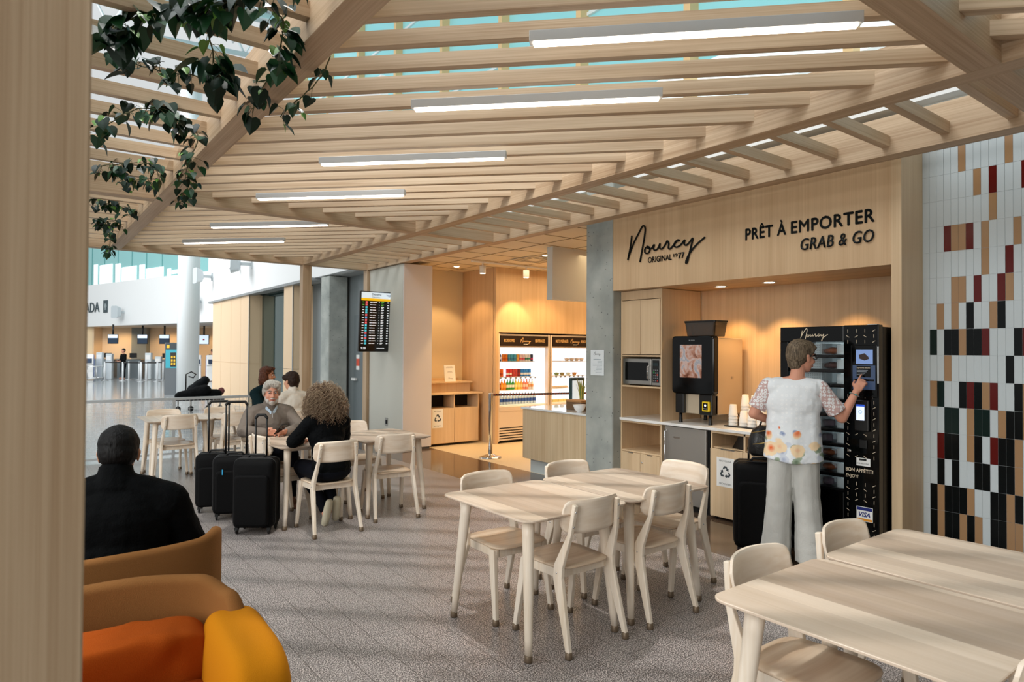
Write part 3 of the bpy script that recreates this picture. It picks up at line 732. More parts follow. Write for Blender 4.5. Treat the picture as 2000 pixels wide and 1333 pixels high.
mw = thing('microwave_oven', 'stainless steel microwave oven on a shelf of the tall cabinet', 'microwave', (5.49, 4.635, 1.258))
MB().bx(.02, .42, 0, .535, .01, .295).build('body', STEEL, mw, bevel=.006)
d_ = MB().bx(-.006, .02, .125, .535, .01, .295).build('door', STEEL, mw, bevel=.004)
MB().bx(-.009, -.005, .165, .50, .055, .255).build('window', GLOSSB, d_)
MB().tube([(-.01, .145, .07), (-.045, .145, .085), (-.045, .145, .21), (-.01, .145, .225)], .008, 8).build('handle', CHROME, d_)
p_ = MB().bx(-.005, .02, .0, .121, .01, .295).build('control_panel', STEEL, mw, bevel=.003)
MB().bx(-.007, -.004, .015, .105, .04, .28).build('keypad', BLACK, p_)
k_ = MB()
for r in range(5):
    for c in range(3): k_.mat(0 if r else (1 if c == 0 else 0)).box((-.0085, .035+c*.024, .06+r*.028), (.003, .014, .014))
k_.mat(1).box((-.0085, .035, .125), (.004, .016, .016)).mat(2).box((-.0085, .083, .15), (.004, .016, .016)).mat(3).box((-.0085, .06, .235), (.003, .07, .035))
k_.build('keys', [mat('key_grey', '#7a7d80', .4), mat('key_red', '#c2352a', .4), mat('key_green', '#1e9a4a', .4), mat('display_dark', '#0c2226', .1)], p_)
for yy in (.05, .48): MB().lathe([(.014, -.0), (.014, .012)], (.06, yy, -.002), 10).build('foot', BLACK, mw)

uf = thing('undercounter_fridge', 'stainless undercounter fridge below the coffee machine', 'fridge', (5.49, 4.02, 0))
MB().bx(.03, .60, .01, .565, .03, .858).build('body', BLACK, uf)
MB().bx(.05, .60, .02, .55, 0, .04).build('plinth', DARK, uf)
d_ = MB().bx(0, .03, .035, .558, .07, .852).build('door', mat('fridge_steel', '#b5b2ac', .42, metal=.85), uf, bevel=.004)
MB().tube([(-.0, .53, .16), (-.035, .53, .17), (-.035, .53, .80), (0, .53, .81)], .009, 8).build('handle', CHROME, d_)
MB().bx(-.0015, .002, .36, .44, .73, .75).build('badge', CHROME, d_)

rc = thing('recycling_cabinet', 'low oak cabinet with two open slots and a recycling sheet, under the cups', 'cabinet', (5.49, 3.125, 0))
b_ = MB().bx(0, .62, 0, .018, .02, .86).bx(0, .62, .49, .51, .02, .86).bx(0, .62, .857, .875, .02, .86).bx(0, .62, .018, .857, .835, .86).bx(.02, .62, .018, .857, .69, .70).bx(.6, .62, .018, .857, .02, .835).bx(.02, .62, .018, .857, .02, .04)
b_.build('carcass', CABW, rc, bevel=.001)
d_ = MB().bx(-.012, .006, .515, .872, .03, .688).build('door', CABW, rc, bevel=.001)
d2 = MB().bx(-.012, .006, .004, .510, .03, .688).build('door', CABW, rc, bevel=.001)
MB().bx(-.014, -.0, .60, .75, .682, .692).build('pull', STEEL, d_)
bg_ = MB(); bg_.raw([(.02, .52, .70), (.10, .70, .70), (.06, .60, .83), (.02, .52, .83), (.3, .52, .70), (.3, .7, .70), (.3, .7, .8), (.3, .52, .83)], [(0, 3, 2, 1), (0, 1, 5, 4), (1, 2, 6, 5), (3, 7, 6, 2)])
bg_.build('bin_liner', mat('bin_liner', '#0a0a0a', .3), rc)
for yy in (.05, .45, .83): MB().lathe([(.012, 0), (.012, .025)], (.03, yy, 0), 8).build('foot', DARK, rc)
def recycle_sheet(parent, M, w_, h_, name='recycling_sheet'):
    p = MB().xf(M).bx(-w_/2, w_/2, -h_/2, h_/2, 0, .0012).build(name, PAPER, parent)
    q = MB().xf(M @ Matrix.Translation((0, 0, .0014))); recycle_mark(q, 0, 0, h_*.24); q.build('recycling_mark', mat('recycle_ink', '#39444a', .7), p)
    for s_, yy in (('RECYCLAGE', h_*.36), ('RECYCLE BIN', -h_*.42)):
        tt = text('caption', s_, INK, p, (0, 0, 0), Matrix.Identity(3), w_*.68, h_*.055, 0, align='CENTER'); tt.matrix_local = M @ Matrix.Translation((0, yy, .002))
    return p
Mx = FACE_X.to_4x4(); Mx.translation = (-.0125, .70, .47); recycle_sheet(d_, Mx, .195, .28)

# ---- coffee machine
cm = thing('coffee_machine', 'tall black bean-to-cup coffee machine with a lit picture screen, on the worktop', 'coffee machine', (5.56, 4.05, .89))
BODYM = mat('warm_steel', '#dccdb4', .3, metal=.6)
MB().bx(.07, .54, .0, .48, .10, .885).build('body', BODYM, cm, bevel=.012, seg=3)
fp = MB(); loft(fp, [[(x_, y+.23, z+.605) for y, z in rrect(.525-2*i, .60-2*i, .035)] for x_, i in ((.075, 0), (.012, 0), (.004, .004), (.0, .012))][::-1]); fpo = fp.build('front_door', GLOSSB, cm)
def coffee_screen():
    m = bpy.data.materials.new('coffee_screen'); m.use_nodes = True; nt = m.node_tree; b = nt.nodes['Principled BSDF']; L = nt.links.new
    t = _n(nt, 'ShaderNodeTexCoord'); v = _n(nt, 'ShaderNodeTexVoronoi', Scale=11.0, feature='SMOOTH_F1'); n = _n(nt, 'ShaderNodeTexNoise', Scale=9.0, Detail=3.0, Distortion=1.2)
    L(t.outputs['Object'], n.inputs['Vector']); L(t.outputs['Object'], v.inputs['Vector'])
    r = _n(nt, 'ShaderNodeValToRGB'); e = r.color_ramp.elements; e[0].position = .30; e[0].color = srgb('#7b3d22'); e[1].position = .72; e[1].color = srgb('#f3ded4')
    k = e.new(.42); k.color = srgb('#c98a6c'); k = e.new(.55); k.color = srgb('#e9c9bb'); k = e.new(.62); k.color = srgb('#a9aeb6')
    L(n.outputs['Fac'], r.inputs['Fac']); L(r.outputs['Color'], b.inputs['Emission Color']); b.inputs['Emission Strength'].default_value = .62; b.inputs['Base Color'].default_value = (.02, .02, .02, 1); b.inputs['Roughness'].default_value = .08
    return m
MB().bx(-.002, .001, .113, .384, .475, .813).build('screen', coffee_screen(), fpo)
MB().bx(.03, .12, .36, .47, .10, .31).build('left_column', BLACK, cm, bevel=.01)
MB().bx(.08, .12, .15, .37, .11, .31).build('cup_recess', STEEL, cm)
MB().bx(.075, .081, .20, .275, .12, .30).build('instruction_plate', PAPER, cm)
q = MB()
for k in range(7): q.bx(.073, .0755, .21, .265, .13+k*.022, .135+k*.022)
q.build('instruction_lines', INK, bpy.data.objects['instruction_plate'])
text('maker_name', 'BUNN', mat('maker_grey', '#aab0b2', .4), fpo, (-.0015, .27, .852), FACE_X, .07, .014, 0)
rb = MB().bx(.02, .12, .0, .16, .10, .31).build('payment_box', BLACK, cm, bevel=.01)
yr = MB().bx(-.004, .022, .02, .108, .14, .24).build('card_reader', mat('reader_yellow', '#f2cf1d', .4), rb, bevel=.008)
MB().bx(-.006, -.002, .036, .092, .155, .225).build('reader_display', GLOSSB, yr)
q = MB(); q.ell((-.007, .064, .20), (.002, .012, .012), 12, 6)
for k in range(3): q.ell((-.007, .05+k*.014, .168), (.002, .003, .003), 8, 4)
q.build('reader_marks', mat('lit_white', '#ffffff', .4, emit='#dfe9f5', emit_s=1.0), yr)
for xx, yy in ((.06, .42), (.06, .05), (.48, .05), (.48, .42)): MB().lathe([(.022, 0), (.02, .01), (.016, .10)], (xx, yy, 0), 12).build('foot', BLACK, cm)
hp = MB(); loft(hp, [[(x+.20, y+.21, z) for x, y in rrect(.22*k, .38*k, .02)] for z, k in ((.90, .88), (.905, .9), (1.045, 1.0))]); hp.build('bean_hopper', mat('smoked_plastic', '#5a4a38', .08, trans=.6, coat=.3), cm)
hl = MB(); loft(hl, [[(x+.20, y+.21, z) for x, y in rrect(.23, .395, .02)] for z in (1.045, 1.065)]); hl.build('hopper_lid', BLACK, cm, bevel=.004)
MB().bx(.20, .206, .12, .30, .885, .90).build('hopper_neck', BLACK, cm)
MB().bx(.34, .345, -.002, .001, .46, .49).bx(.365, .37, -.002, .001, .46, .49).build('side_vents', DARK, cm)
MB().tube(catmull([(.40, .03, .12), (.44, -.01, .05), (.40, -.04, .012), (.48, -.06, .01), (.54, .0, .02), (.55, .06, .08)], 6), .005, 6).build('power_cable', BLACK, cm)

# ---- paper cups upside down in nested stacks on a tray
tr_ = MB().bx(5.66, 5.98, 3.42, 3.97, .89, .902).build('serving_tray', BLACK, bevel=.004); tag(tr_, 'flat black tray under the paper cup stacks', 'tray')
CUPM = mat('white_paper_cup', '#f3efe8', .6)
def cup_mesh():
    mb = MB(); mb.lathe([(.0435, 0), (.0455, .003), (.0435, .007), (.031, .113), (.029, .115), (.0, .110)], seg=20, caps=False); return mb
cup0 = None; STK = [(5.72, 3.905, 4), (5.86, 3.86, 7), (5.74, 3.80, 2), (5.86, 3.755, 7), (5.73, 3.70, 3), (5.85, 3.65, 6), (5.73, 3.60, 3), (5.86, 3.55, 4), (5.74, 3.49, 2)]
SN = ['the shorter front stack nearest the coffee machine', 'the tall back stack nearest the coffee machine', 'a low front stack, second from the coffee machine', 'the second tall back stack', 'the middle front stack',
      'the third tall back stack', 'the front stack by the woman\'s elbow', 'the last back stack', 'the last low front stack']
for si, (xx, yy, n_) in enumerate(STK):
    for k in range(n_):
        if cup0 is None: cup0 = cup_mesh().build('paper_cup', CUPM); o = cup0
        else: o = cup0.copy(); COL.objects.link(o)
        o.location = (xx, yy, .902+k*.031)
        pos = 'topmost' if k == n_-1 else ('lowest' if k == 0 else 'one inside')
        tag(o, 'white paper cup upside down, %s of %s' % (pos, SN[si]), 'cup', 'upside-down paper cups, '+SN[si])

# ---- vending machine
vm = thing('vending_machine', 'black food vending machine with glazed drum shelves, filling the right end of the niche', 'vending machine', (5.2, 2.285, 0))
VW = .805; VB = mat('vending_black', '#050607', .35, spec=.3)
b_ = MB().bx(.06, .90, 0, .02, .02, 1.83).bx(.06, .90, VW-.02, VW, .02, 1.83).bx(.06, .90, .02, VW-.02, 1.80, 1.83).bx(.06, .90, .02, VW-.02, .02, .50).bx(.55, .90, .02, VW-.02, .5, 1.8).bx(.06, .55, .02, .255, .5, 1.8)
b_.build('body', VB, vm, bevel=.004)
MB().bx(.10, .85, .05, VW-.05, 0, .03).build('plinth', DARK, vm)
# the door: frame around the window, column with controls at the right
fr_ = MB().bx(0, .06, .27, VW, 1.72, 1.842).bx(0, .06, .27, VW, .02, .535).bx(0, .06, .735, VW, .535, 1.72)
fr_.build('door_frame', GLOSSB, vm, bevel=.004)
cpn = MB().bx(-.012, .06, 0, .265, .02, 1.845).build('control_column', GLOSSB, vm, bevel=.006)
MB().bx(.02, .024, .27, .735, .535, 1.72).build('window', mat('clear_pane', '#ffffff', .02, trans=1.0, alpha=.18), vm)
lit = mat('cold_lit_panel', '#e6f2f5', .4, emit='#d4ecf2', emit_s=.55)
cold = mat('cold_box', '#cfe0e6', .3)
dm = MB(); dm.bx(.44, .47, .28, .73, .54, 1.72); dm.build('drum_back', lit, vm)
holes = mat('hole_grey', '#7f9299', .6)
shelf = MB(); sep = MB(); hol = MB(); clr = MB()
for k in range(10):
    zt = 1.706-.118*k; zb = zt-.088
    MB().bx(.03, .44, .27, .735, zb-.030, zb-.002).build('shelf', VB, vm, bevel=.006)
    sep.bx(.10, .42, .50-.004, .50+.004, zb, zt)
    for a in range(7):
        for c in range(5): hol.box((.094, .515+a*.018, zb+.015+c*.014), (.003, .005, .005))
    sep.bx(.095, .10, .505, .64, zb, zt)
    clr.bx(.06, .064, .275, .35, zb+.002, zt-.01)
sep.build('dividers', cold, vm); hol.build('divider_holes', holes, vm); clr.build('compartment_doors', mat('frosted_door', '#dbe9ee', .25, alpha=.55), vm)
foods = [(0, 'bun', .42), (1, 'bun', .42), (2, 'none', 0), (5, 'box', .44), (6, 'box', .46), (7, 'bun', .45), (8, 'bun', .45), (9, 'box', .45)]
BUN = mat('glazed_bun', '#9a5a36', .5); BUND = mat('dark_pastry', '#5c3a34', .5); BXM = mat('food_tub', '#6d6270', .5)
for q, (k, kind, yy) in enumerate(foods):
    if kind == 'none': continue
    zb = 1.706-.118*k-.088
    if kind == 'bun':
        o = MB(); o.ell((0, 0, .028), (.055, .062, .030), 14, 8); o.ell((.02, .05, .024), (.045, .045, .024), 12, 8); o = o.build('wrapped_bun', BUN if q != 1 else BUND); lb = ('glazed bun' if q != 1 else 'dark pastry')+' behind the vending window, row %s from the top' % ['one', 'two', 'three', 'four', 'five', 'six', 'seven', 'eight', 'nine', 'ten'][k]; ct_ = 'pastry'
    else:
        o = MB().box((0, 0, .03), (.09, .09, .055)).build('food_tub', BXM, bevel=.01); lb = 'purple food tub behind the vending window, row %s from the top' % ['one', 'two', 'three', 'four', 'five', 'six', 'seven', 'eight', 'nine', 'ten'][k]; ct_ = 'food tub'
    o.location = (5.2+.15, 2.285+yy, zb); tag(o, lb, ct_, 'food in the vending machine')
# writing and dashes
CREAM = mat('cream_print', '#e9d9be', .5)
signature('signature', CREAM, vm, (-.003, .62, 1.714), FACE_X, .225, thick=.16, ext=0)
ds = MB()
def dash(y, z, ang, x=-.0135, L_=.026):
    c, s_ = math.cos(ang)*L_/2, math.sin(ang)*L_/2; nx_, ny_ = -math.sin(ang)*.0016, math.cos(ang)*.0016
    ds.raw([(x, y+c+nx_, z+s_+ny_), (x, y-c+nx_, z-s_+ny_), (x, y-c-nx_, z-s_-ny_), (x, y+c-nx_, z+s_-ny_)], [(0, 1, 2, 3)])
rr = random.Random(5)
zz = 1.80; row = 0
while zz > .06:
    for c in range(4):
        y = .035+c*.065
        blocked = (1.30 < zz < 1.70) or (1.02 < zz < 1.28 and .07 < y < .19) or (.84 < zz < .99 and .05 < y < .19) or (.66 < zz < .80) or (.34 < zz < .49 and y < .2)
        if not blocked: dash(y, zz, {0: -.55, 1: .55, 2: PI/2, 3: .55}[(c+row*2) % 4] if (row % 2 or c % 2 == 0) else PI/2)
    zz -= .042; row += 1
ds.build('dash_pattern', CREAM, cpn)
SCRB = mat('screen_blue_grey', '#3a4a5e', .15, emit='#5b6f8c', emit_s=.55)
ts = MB().bx(-.018, -.01, .010, .205, 1.29, 1.69).build('touch_screen', GLOSSB, cpn, bevel=.004)
MB().bx(-.0195, -.018, .040, .165, 1.545, 1.655).build('product_picture', mat('picture_blue', '#6d86b8', .2, emit='#7d97c8', emit_s=.6), ts)
o = MB(); o.raw([(-.0203, y_, z_) for y_, z_ in ((.072, 1.60), (.10, 1.628), (.142, 1.615), (.138, 1.585), (.10, 1.572), (.066, 1.585))], [(0, 1, 2, 3, 4, 5)]); o.build('brownie_picture', mat('brownie', '#3b2a26', .6), ts)
MB().bx(-.0195, -.018, .022, .190, 1.35, 1.535).build('info_field', mat('info_blue', '#33415a', .2, emit='#3e4f6c', emit_s=.45), ts)
MB().bx(-.0205, -.0195, .055, .160, 1.445, 1.53).build('text_field', GLOSSB, ts)
text('screen_heading', 'Ingrédients détaillés', CREAM, ts, (-.021, .157, 1.512), FACE_X, .098, .011, 0)
q = MB()
for k in range(4): q.bx(-.0212, -.0206, .075+.01*k, .157, 1.495-k*.011, 1.498-k*.011)
q.build('screen_lines', mat('screen_grey_lines', '#a9b3c0', .5), ts)
MB().bx(-.0205, -.0195, .03, .18, 1.415, 1.43).build('screen_button', GLOSSB, ts)
rd = MB().bx(-.035, -.01, .065, .17, 1.03, 1.27).build('card_terminal', BLACK, cpn, bevel=.008)
MB().bx(-.037, -.034, .095, .155, 1.115, 1.235).build('terminal_screen', mat('terminal_glow', '#dfe9fb', .3, emit='#cfe0fa', emit_s=1.1), rd)
MB().bx(-.0375, -.034, .095, .155, 1.220, 1.235).build('terminal_header', mat('terminal_blue', '#2a55c8', .3, emit='#2a55c8', emit_s=.8), rd)
o = MB(); o.tube([(-.038, .125+.012*math.cos(a*PI/6), 1.18+.012*math.sin(a*PI/6)) for a in range(12)], .0015, 4, closed=True); o.build('terminal_mark', mat('sky_mark', '#58b4e8', .3), rd)
kp = MB().bx(-.022, -.01, .085, .14, .90, .965).build('coin_slot', BLACK, cpn, bevel=.004); MB().lathe([(.012, 0), (.012, .006)], seg=12).build('lock', CHROME, cpn, loc=(-.013, .215, .87), rot=(0, -PI/2, 0))
st_ = MB().bx(-.0145, -.0135, .062, .165, .765, .825).build('service_sticker', PAPER, cpn)
MB().bx(-.0152, -.0148, .09, .145, .805, .820).build('sticker_bar', INK, st_)
text('sticker_number', '418-800-0768', INK, st_, (-.0155, .16, .778), FACE_X, .085, .011, 0)
text('lettering_bon_appetit', 'BON APPÉTIT!', CREAM, cpn, (-.0145, .246, .715), FACE_X, .205, .028, 0, bold=.012)
text('lettering_enjoy', 'ENJOY!', CREAM, cpn, (-.0145, .246, .667), FACE_X, .095, .026, 0, shear=.15)
vs_ = MB().bx(-.0145, -.0135, .045, .165, .345, .455).build('card_sticker', PAPER, cpn)
MB().bx(-.0155, -.0150, .049, .161, .427, .451).build('sticker_blue_band', mat('deep_blue', '#1d2b78', .4), vs_)
MB().bx(-.0155, -.0150, .049, .161, .349, .366).build('sticker_orange_band', mat('orange_band', '#e99a2b', .4), vs_)
text('sticker_word', 'VISA', mat('deep_blue', '#1d2b78', .4), vs_, (-.0155, .105, .380), FACE_X, .085, .036, 0, shear=.25, align='CENTER', bold=.03)
MB().tube([(-.02, .245, 1.56), (-.02, .245, 1.70)], .0, 6) if False else None
MB().bx(-.0135, -.012, -.0005, .012, 1.40, 1.68).build('edge_strip', ALU, cpn)
o = MB().bx(.002, .05, .02, .09, 1.845, 1.85).build('top_bracket', WHITEPL, vm)

# ================================================================ kiosk interior
rcb = thing('waste_sorting_cabinet', 'oak waste cabinet with two dark openings at the back left of the kiosk', 'cabinet', (5.58, 9.68, 0))
b_ = MB().bx(0, 1.0, .0, .02, .04, .64).bx(.0, .018, 0, .7, .04, .87).bx(.49, .51, 0, .7, .64, .87).bx(.99, 1.008, 0, .7, .04, .87).bx(0, 1.0, .35, .7, .04, .87).bx(0, 1.0, .01, .35, .62, .64)
b_.build('carcass', CABW, rcb)
for a in (.01, .505): MB().bx(a, a+.485, -.014, .0, .05, .638).build('door', CABW, rcb, bevel=.001)
MB().bx(-.01, 1.07, -.03, .7, .87, .895).build('shelf_top', CABW, rcb, bevel=.002)
MB().bx(-.01, .98, .24, .7, .895, 1.06).bx(-.01, .98, .16, .7, 1.06, 1.085).bx(-.01, 1.0, .66, .7, 1.085, 1.13).build('upstand', CABW, rcb, bevel=.001)
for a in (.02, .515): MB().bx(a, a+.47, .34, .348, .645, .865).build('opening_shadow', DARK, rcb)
My = FACE_Y.to_4x4(); My.translation = (.16, -.0145, .475); recycle_sheet(rcb, My, .21, .32)
sn = thing('tabletop_notice', 'small white notice standing on the waste cabinet', 'sign', (6.12, 9.88, 1.085), .12)
MB().xf(Matrix.Rotation(-.12, 4, 'X')).bx(-.12, .12, -.004, .004, 0, .29).build('card', PAPER, sn)
q = MB().xf(Matrix.Rotation(-.12, 4, 'X'))
for k, (a, z) in enumerate(((.06, .255), (.08, .24), (.05, .17), (.06, .155))): q.bx(-a, a, -.006, -.004, z, z+.005)
q.build('printed_lines', mat('grey_print', '#9a958d', .7), sn)
s_ = signature('signature', mat('grey_print', '#9a958d', .7), sn, (-.05, -.006-.003, .03), FACE_Y, .10, thick=.2, ext=0)

# two open refrigerated displays
FRAME = mat('fridge_champagne', '#e3d5c6', .35, metal=.2)
FLIT = mat('fridge_lit_back', '#f7fbff', .5, emit='#eef5ff', emit_s=1.15)
FSH = mat('fridge_shelf', '#eef0f2', .4)
SIGNK = mat('sign_dark', '#1f130f', .4)
GOLD = mat('sign_gold', '#d9ac6a', .4, emit='#d9ac6a', emit_s=.25)
def display_fridge(x0, x1, label, words):
    t = thing('display_fridge', label, 'fridge', (x0, 9.34, 0), 0, 'refrigerated displays in the kiosk'); W = x1-x0
    MB().bx(0, .035, 0, .8, .03, 1.93).bx(W-.035, W, 0, .8, .03, 1.93).bx(.035, W-.035, .70, .8, .03, 1.93).bx(.035, W-.035, .02, .8, 1.69, 1.93).bx(.035, W-.035, .0, .70, .56, .64).build('body', FRAME, t, bevel=.004)
    MB().bx(.035, W-.035, .69, .70, .64, 1.69).bx(.035, .04, .10, .69, .64, 1.69).bx(W-.04, W-.035, .10, .69, .64, 1.69).build('lit_lining', FLIT, t)
    MB().bx(.035, W-.035, .005, .02, .30, .56).build('kick_panel', FRAME, t)
    g = MB(); g.bx(.035, W-.035, .04, .05, .03, .30); g.build('grille_back', DARK, t)
    g = MB()
    for k in range(6): g.bx(.035, W-.035, .0, .03, .05+k*.045, .075+k*.045)
    g.build('grille', FRAME, t)
    hd = MB().bx(.045, W-.045, -.004, .02, 1.72, 1.90).build('header_sign', SIGNK, t)
    text('header_word_left', words[0], GOLD, hd, (.12, -.006, 1.79), FACE_Y, .23 if len(words[0]) < 9 else .31, .055, 0, bold=.01)
    text('header_word_right', words[1], GOLD, hd, (W-.12, -.006, 1.79), FACE_Y, .23 if len(words[1]) < 10 else .3, .055, 0, align='RIGHT', bold=.01)
    signature('signature', GOLD, hd, (W/2-.1, -.006, 1.745), FACE_Y, .24, thick=.16, ext=0)
    MB().bx(W/2-.03, W/2+.07, -.0065, -.006, 1.748, 1.756).build('sign_small_line', PAPER, hd)
    return t
fa = display_fridge(6.765, 7.945, 'lit display fridge full of canned and bottled drinks', ('BOISSONS', 'BEVERAGES'))
fb = display_fridge(7.97, 9.15, 'lit display fridge with prepared meals, next to the concrete pillar', ('METS PRÉPARÉS', 'READY MEALS'))
shz = (1.445, 1.165, .925)
for t, W in ((fa, 1.18), (fb, 1.18)):
    for z in shz: MB().bx(.04, W-.18 if t is fa else W-.04, .22, .69, z-.022, z-.004).build('shelf', FSH, t, bevel=.003)
    MB().bx(.04, W-.04, .06, .69, .63, .66).build('deck', FSH, t)
    for k in range(9): MB().bx(.07+k*.115, .115+k*.115, .212, .218, 1.165-.045, 1.165-.008).build('price_tag', mat('tag_grey', '#8b8d90', .6), t)
def can(h=.12, r=.031): return MB().lathe([(r*.85, 0), (r, .008), (r, h-.012), (r*.82, h)], seg=12)
def bottle(h=.2, r=.031): return MB().lathe([(r*.9, 0), (r, .01), (r, h*.58), (r*.75, h*.7), (r*.38, h*.84), (r*.38, h*.93)], seg=12)
def drinks(name, cat, row, mk, cols, y, z, x0, step, gap=None, cap=None, lab='', h=.2, r=.031, grp=None):
    """one row of drinks: every can or bottle its own thing"""
    bases = {}
    for k, cc in enumerate(cols):
        if cc is None: continue
        key = cc[0]
        if key not in bases:
            m1 = mat('drink_'+cc[0].replace('#', ''), cc[0], .3); mb = mk(h, r); o = mb.build(name, m1)
            lbp = MB().lathe([(r*1.02, h*.22), (r*1.02, h*.48)], seg=12, caps=False).build('label', mat('drinklabel_'+cc[1].replace('#', ''), cc[1], .4), o)
            if cap: MB().lathe([(r*.45, h*.92), (r*.45, h), (.001, h)], seg=10).build('bottle_cap', mat('cap_'+cc[2].replace('#', ''), cc[2], .4), o)
            bases[key] = o
        else:
            o = tree_copy(bases[key])
        o.location = (x0+k*step, y, z)
        tag(o, '%s %s, %s of the drinks fridge' % (cc[3], lab, row), cat, grp)
CC = lambda a, b, c, n: (a, b, c, n)
drinks('juice_bottle', 'bottle', 'top shelf', bottle, [CC('#2a2f52', '#e9e9ee', '#c0222e', 'dark blue'), CC('#2a2f52', '#e9e9ee', '#c0222e', 'dark blue'), CC('#2a2f52', '#e9e9ee', '#c0222e', 'dark blue')], 9.60, 1.441, 6.84, .072, cap=True, lab='bottle with red cap', h=.17, r=.028, grp='dark bottles on the top shelf')
drinks('drink_can', 'can', 'top shelf', can, [CC('#f08a1d', '#d7681a', '', 'orange'), CC('#f08a1d', '#d7681a', '', 'orange'), CC('#4fb6d6', '#3f8fb5', '', 'sky blue'), CC('#4fb6d6', '#3f8fb5', '', 'sky blue'), CC('#4fb6d6', '#3f8fb5', '', 'sky blue'), CC('#f3a83a', '#f7c067', '', 'amber'), CC('#f4dede', '#e05a6a', '', 'pale pink'), CC('#f4dede', '#e05a6a', '', 'pale pink'), CC('#f2f4f1', '#2f8a60', '', 'white'), CC('#f2f4f1', '#2f8a60', '', 'white'), CC('#2b3140', '#d02f62', '', 'black')], 9.60, 1.441, 7.06, .066, lab='drink can', h=.13, r=.031, grp='cans on the top shelf')
drinks('drink_can', 'can', 'second shelf', can, [CC('#4a1d24', '#6b2a2c', '', 'maroon'), CC('#e8721c', '#b94a1a', '', 'deep orange'), CC('#e8721c', '#b94a1a', '', 'deep orange'), CC('#e8721c', '#b94a1a', '', 'deep orange'), None, CC('#d8322f', '#f0e8e6', '', 'red'), CC('#d8322f', '#f0e8e6', '', 'red'), CC('#c9463f', '#c9463f', '', 'brick red'), CC('#c9463f', '#c9463f', '', 'brick red'), CC('#7a1f22', '#a22a2c', '', 'dark red'), CC('#2f86d8', '#eef3f8', '', 'blue and white'), CC('#2f86d8', '#eef3f8', '', 'blue and white'), CC('#2f86d8', '#eef3f8', '', 'blue and white'), CC('#2f86d8', '#eef3f8', '', 'blue and white')], 9.60, 1.161, 6.84, .064, lab='drink can', h=.14, r=.030, grp='cans on the second shelf')
drinks('drink_bottle', 'bottle', 'third shelf', bottle, [CC('#191312', '#d3282b', '#d3282b', 'cola coloured'), CC('#191312', '#d3282b', '#d3282b', 'cola coloured'), CC('#191312', '#d3282b', '#d3282b', 'cola coloured'), CC('#ef9426', '#f3b14a', '#f0f0f0', 'orange'), CC('#ef9426', '#f3b14a', '#f0f0f0', 'orange'), CC('#3f9a3f', '#e9eee6', '#2f7d38', 'green'), CC('#3f9a3f', '#e9eee6', '#2f7d38', 'green'), CC('#3f9a3f', '#e9eee6', '#2f7d38', 'green'), CC('#f3cf4a', '#f7e39a', '#eeb820', 'yellow'), CC('#f3cf4a', '#f7e39a', '#eeb820', 'yellow'), CC('#f0b04e', '#f3d59a', '#eeb820', 'golden'), CC('#e98a6a', '#f3d2c2', '#e05a3a', 'salmon'), CC('#e98a6a', '#f3d2c2', '#e05a3a', 'salmon'), CC('#e6e2da', '#e0a060', '#c8c8c8', 'clear'), CC('#e6e2da', '#e0a060', '#c8c8c8', 'clear')], 9.60, .921, 6.84, .064, cap=True, lab='soft drink bottle', h=.19, r=.029, grp='bottles on the third shelf')
drinks('water_bottle', 'bottle', 'bottom deck', bottle, [CC('#f0a63a', '#f6c778', '#f0f0f0', 'orange')]+[CC('#b9cbd8', '#31559b', '#e8eef4', 'blue-labelled')]*13, 9.55, .66, 6.84, .070, cap=True, lab='water bottle', h=.22, r=.031, grp='water bottles on the bottom deck')
# prepared meals
mt = {'bowl': None}
def meal(x, y, z, c, label, kind):
    if kind == 'bowl': mb = MB().lathe([(.03, 0), (.055, .045), (.058, .05)], seg=14); mb.ell((0, 0, .04), (.045, .045, .018), 10, 6)
    elif kind == 'wrap': mb = MB().cap((-.05, 0, .022), (.05, 0, .022), .022, .022, 10)
    else: mb = MB().box((0, 0, .025), (.11, .09, .05))
    o = mb.build({'bowl': 'salad_bowl', 'wrap': 'sandwich_wrap', 'tub': 'meal_tub'}[kind], mat('food_'+c.replace('#', ''), c, .5)); o.location = (x, y, z)
    tag(o, label, {'bowl': 'bowl', 'wrap': 'sandwich', 'tub': 'tub'}[kind], 'prepared meals in the second fridge')
for k in range(4): meal(8.62+k*.13, 9.62, 1.441, '#e7d3bd', 'pale dessert bowl on the top shelf of the meals fridge', 'bowl')
for k, (xx, c, nm) in enumerate(((8.19, '#3a211b', 'dark chocolate pot on the second shelf of the meals fridge'), (8.36, '#8a9a5a', 'salad bowl with greens on the second shelf, beside the chocolate pot'), (8.50, '#9a8a4a', 'olive coloured salad bowl on the second shelf'), (8.66, '#d9dccb', 'pale salad bowl on the second shelf'), (8.82, '#c88a44', 'amber salad bowl on the second shelf by the pillar'))): meal(xx, 9.62, 1.161, c, nm, 'bowl')
for k in range(3): meal(8.06, 9.62, .921+k*.048, '#d9a570', 'wrapped sandwich in the pile at the left of the third meal shelf', 'wrap')
for k in range(3): meal(8.32+k*.13, 9.62, .921, '#e6cfae', 'pale wrapped sandwich on the third meal shelf', 'wrap')
for k in range(4): meal(8.10+k*.14, 9.55, .66, '#ecd98c', 'yellow meal tub on the bottom deck of the meals fridge', 'tub')

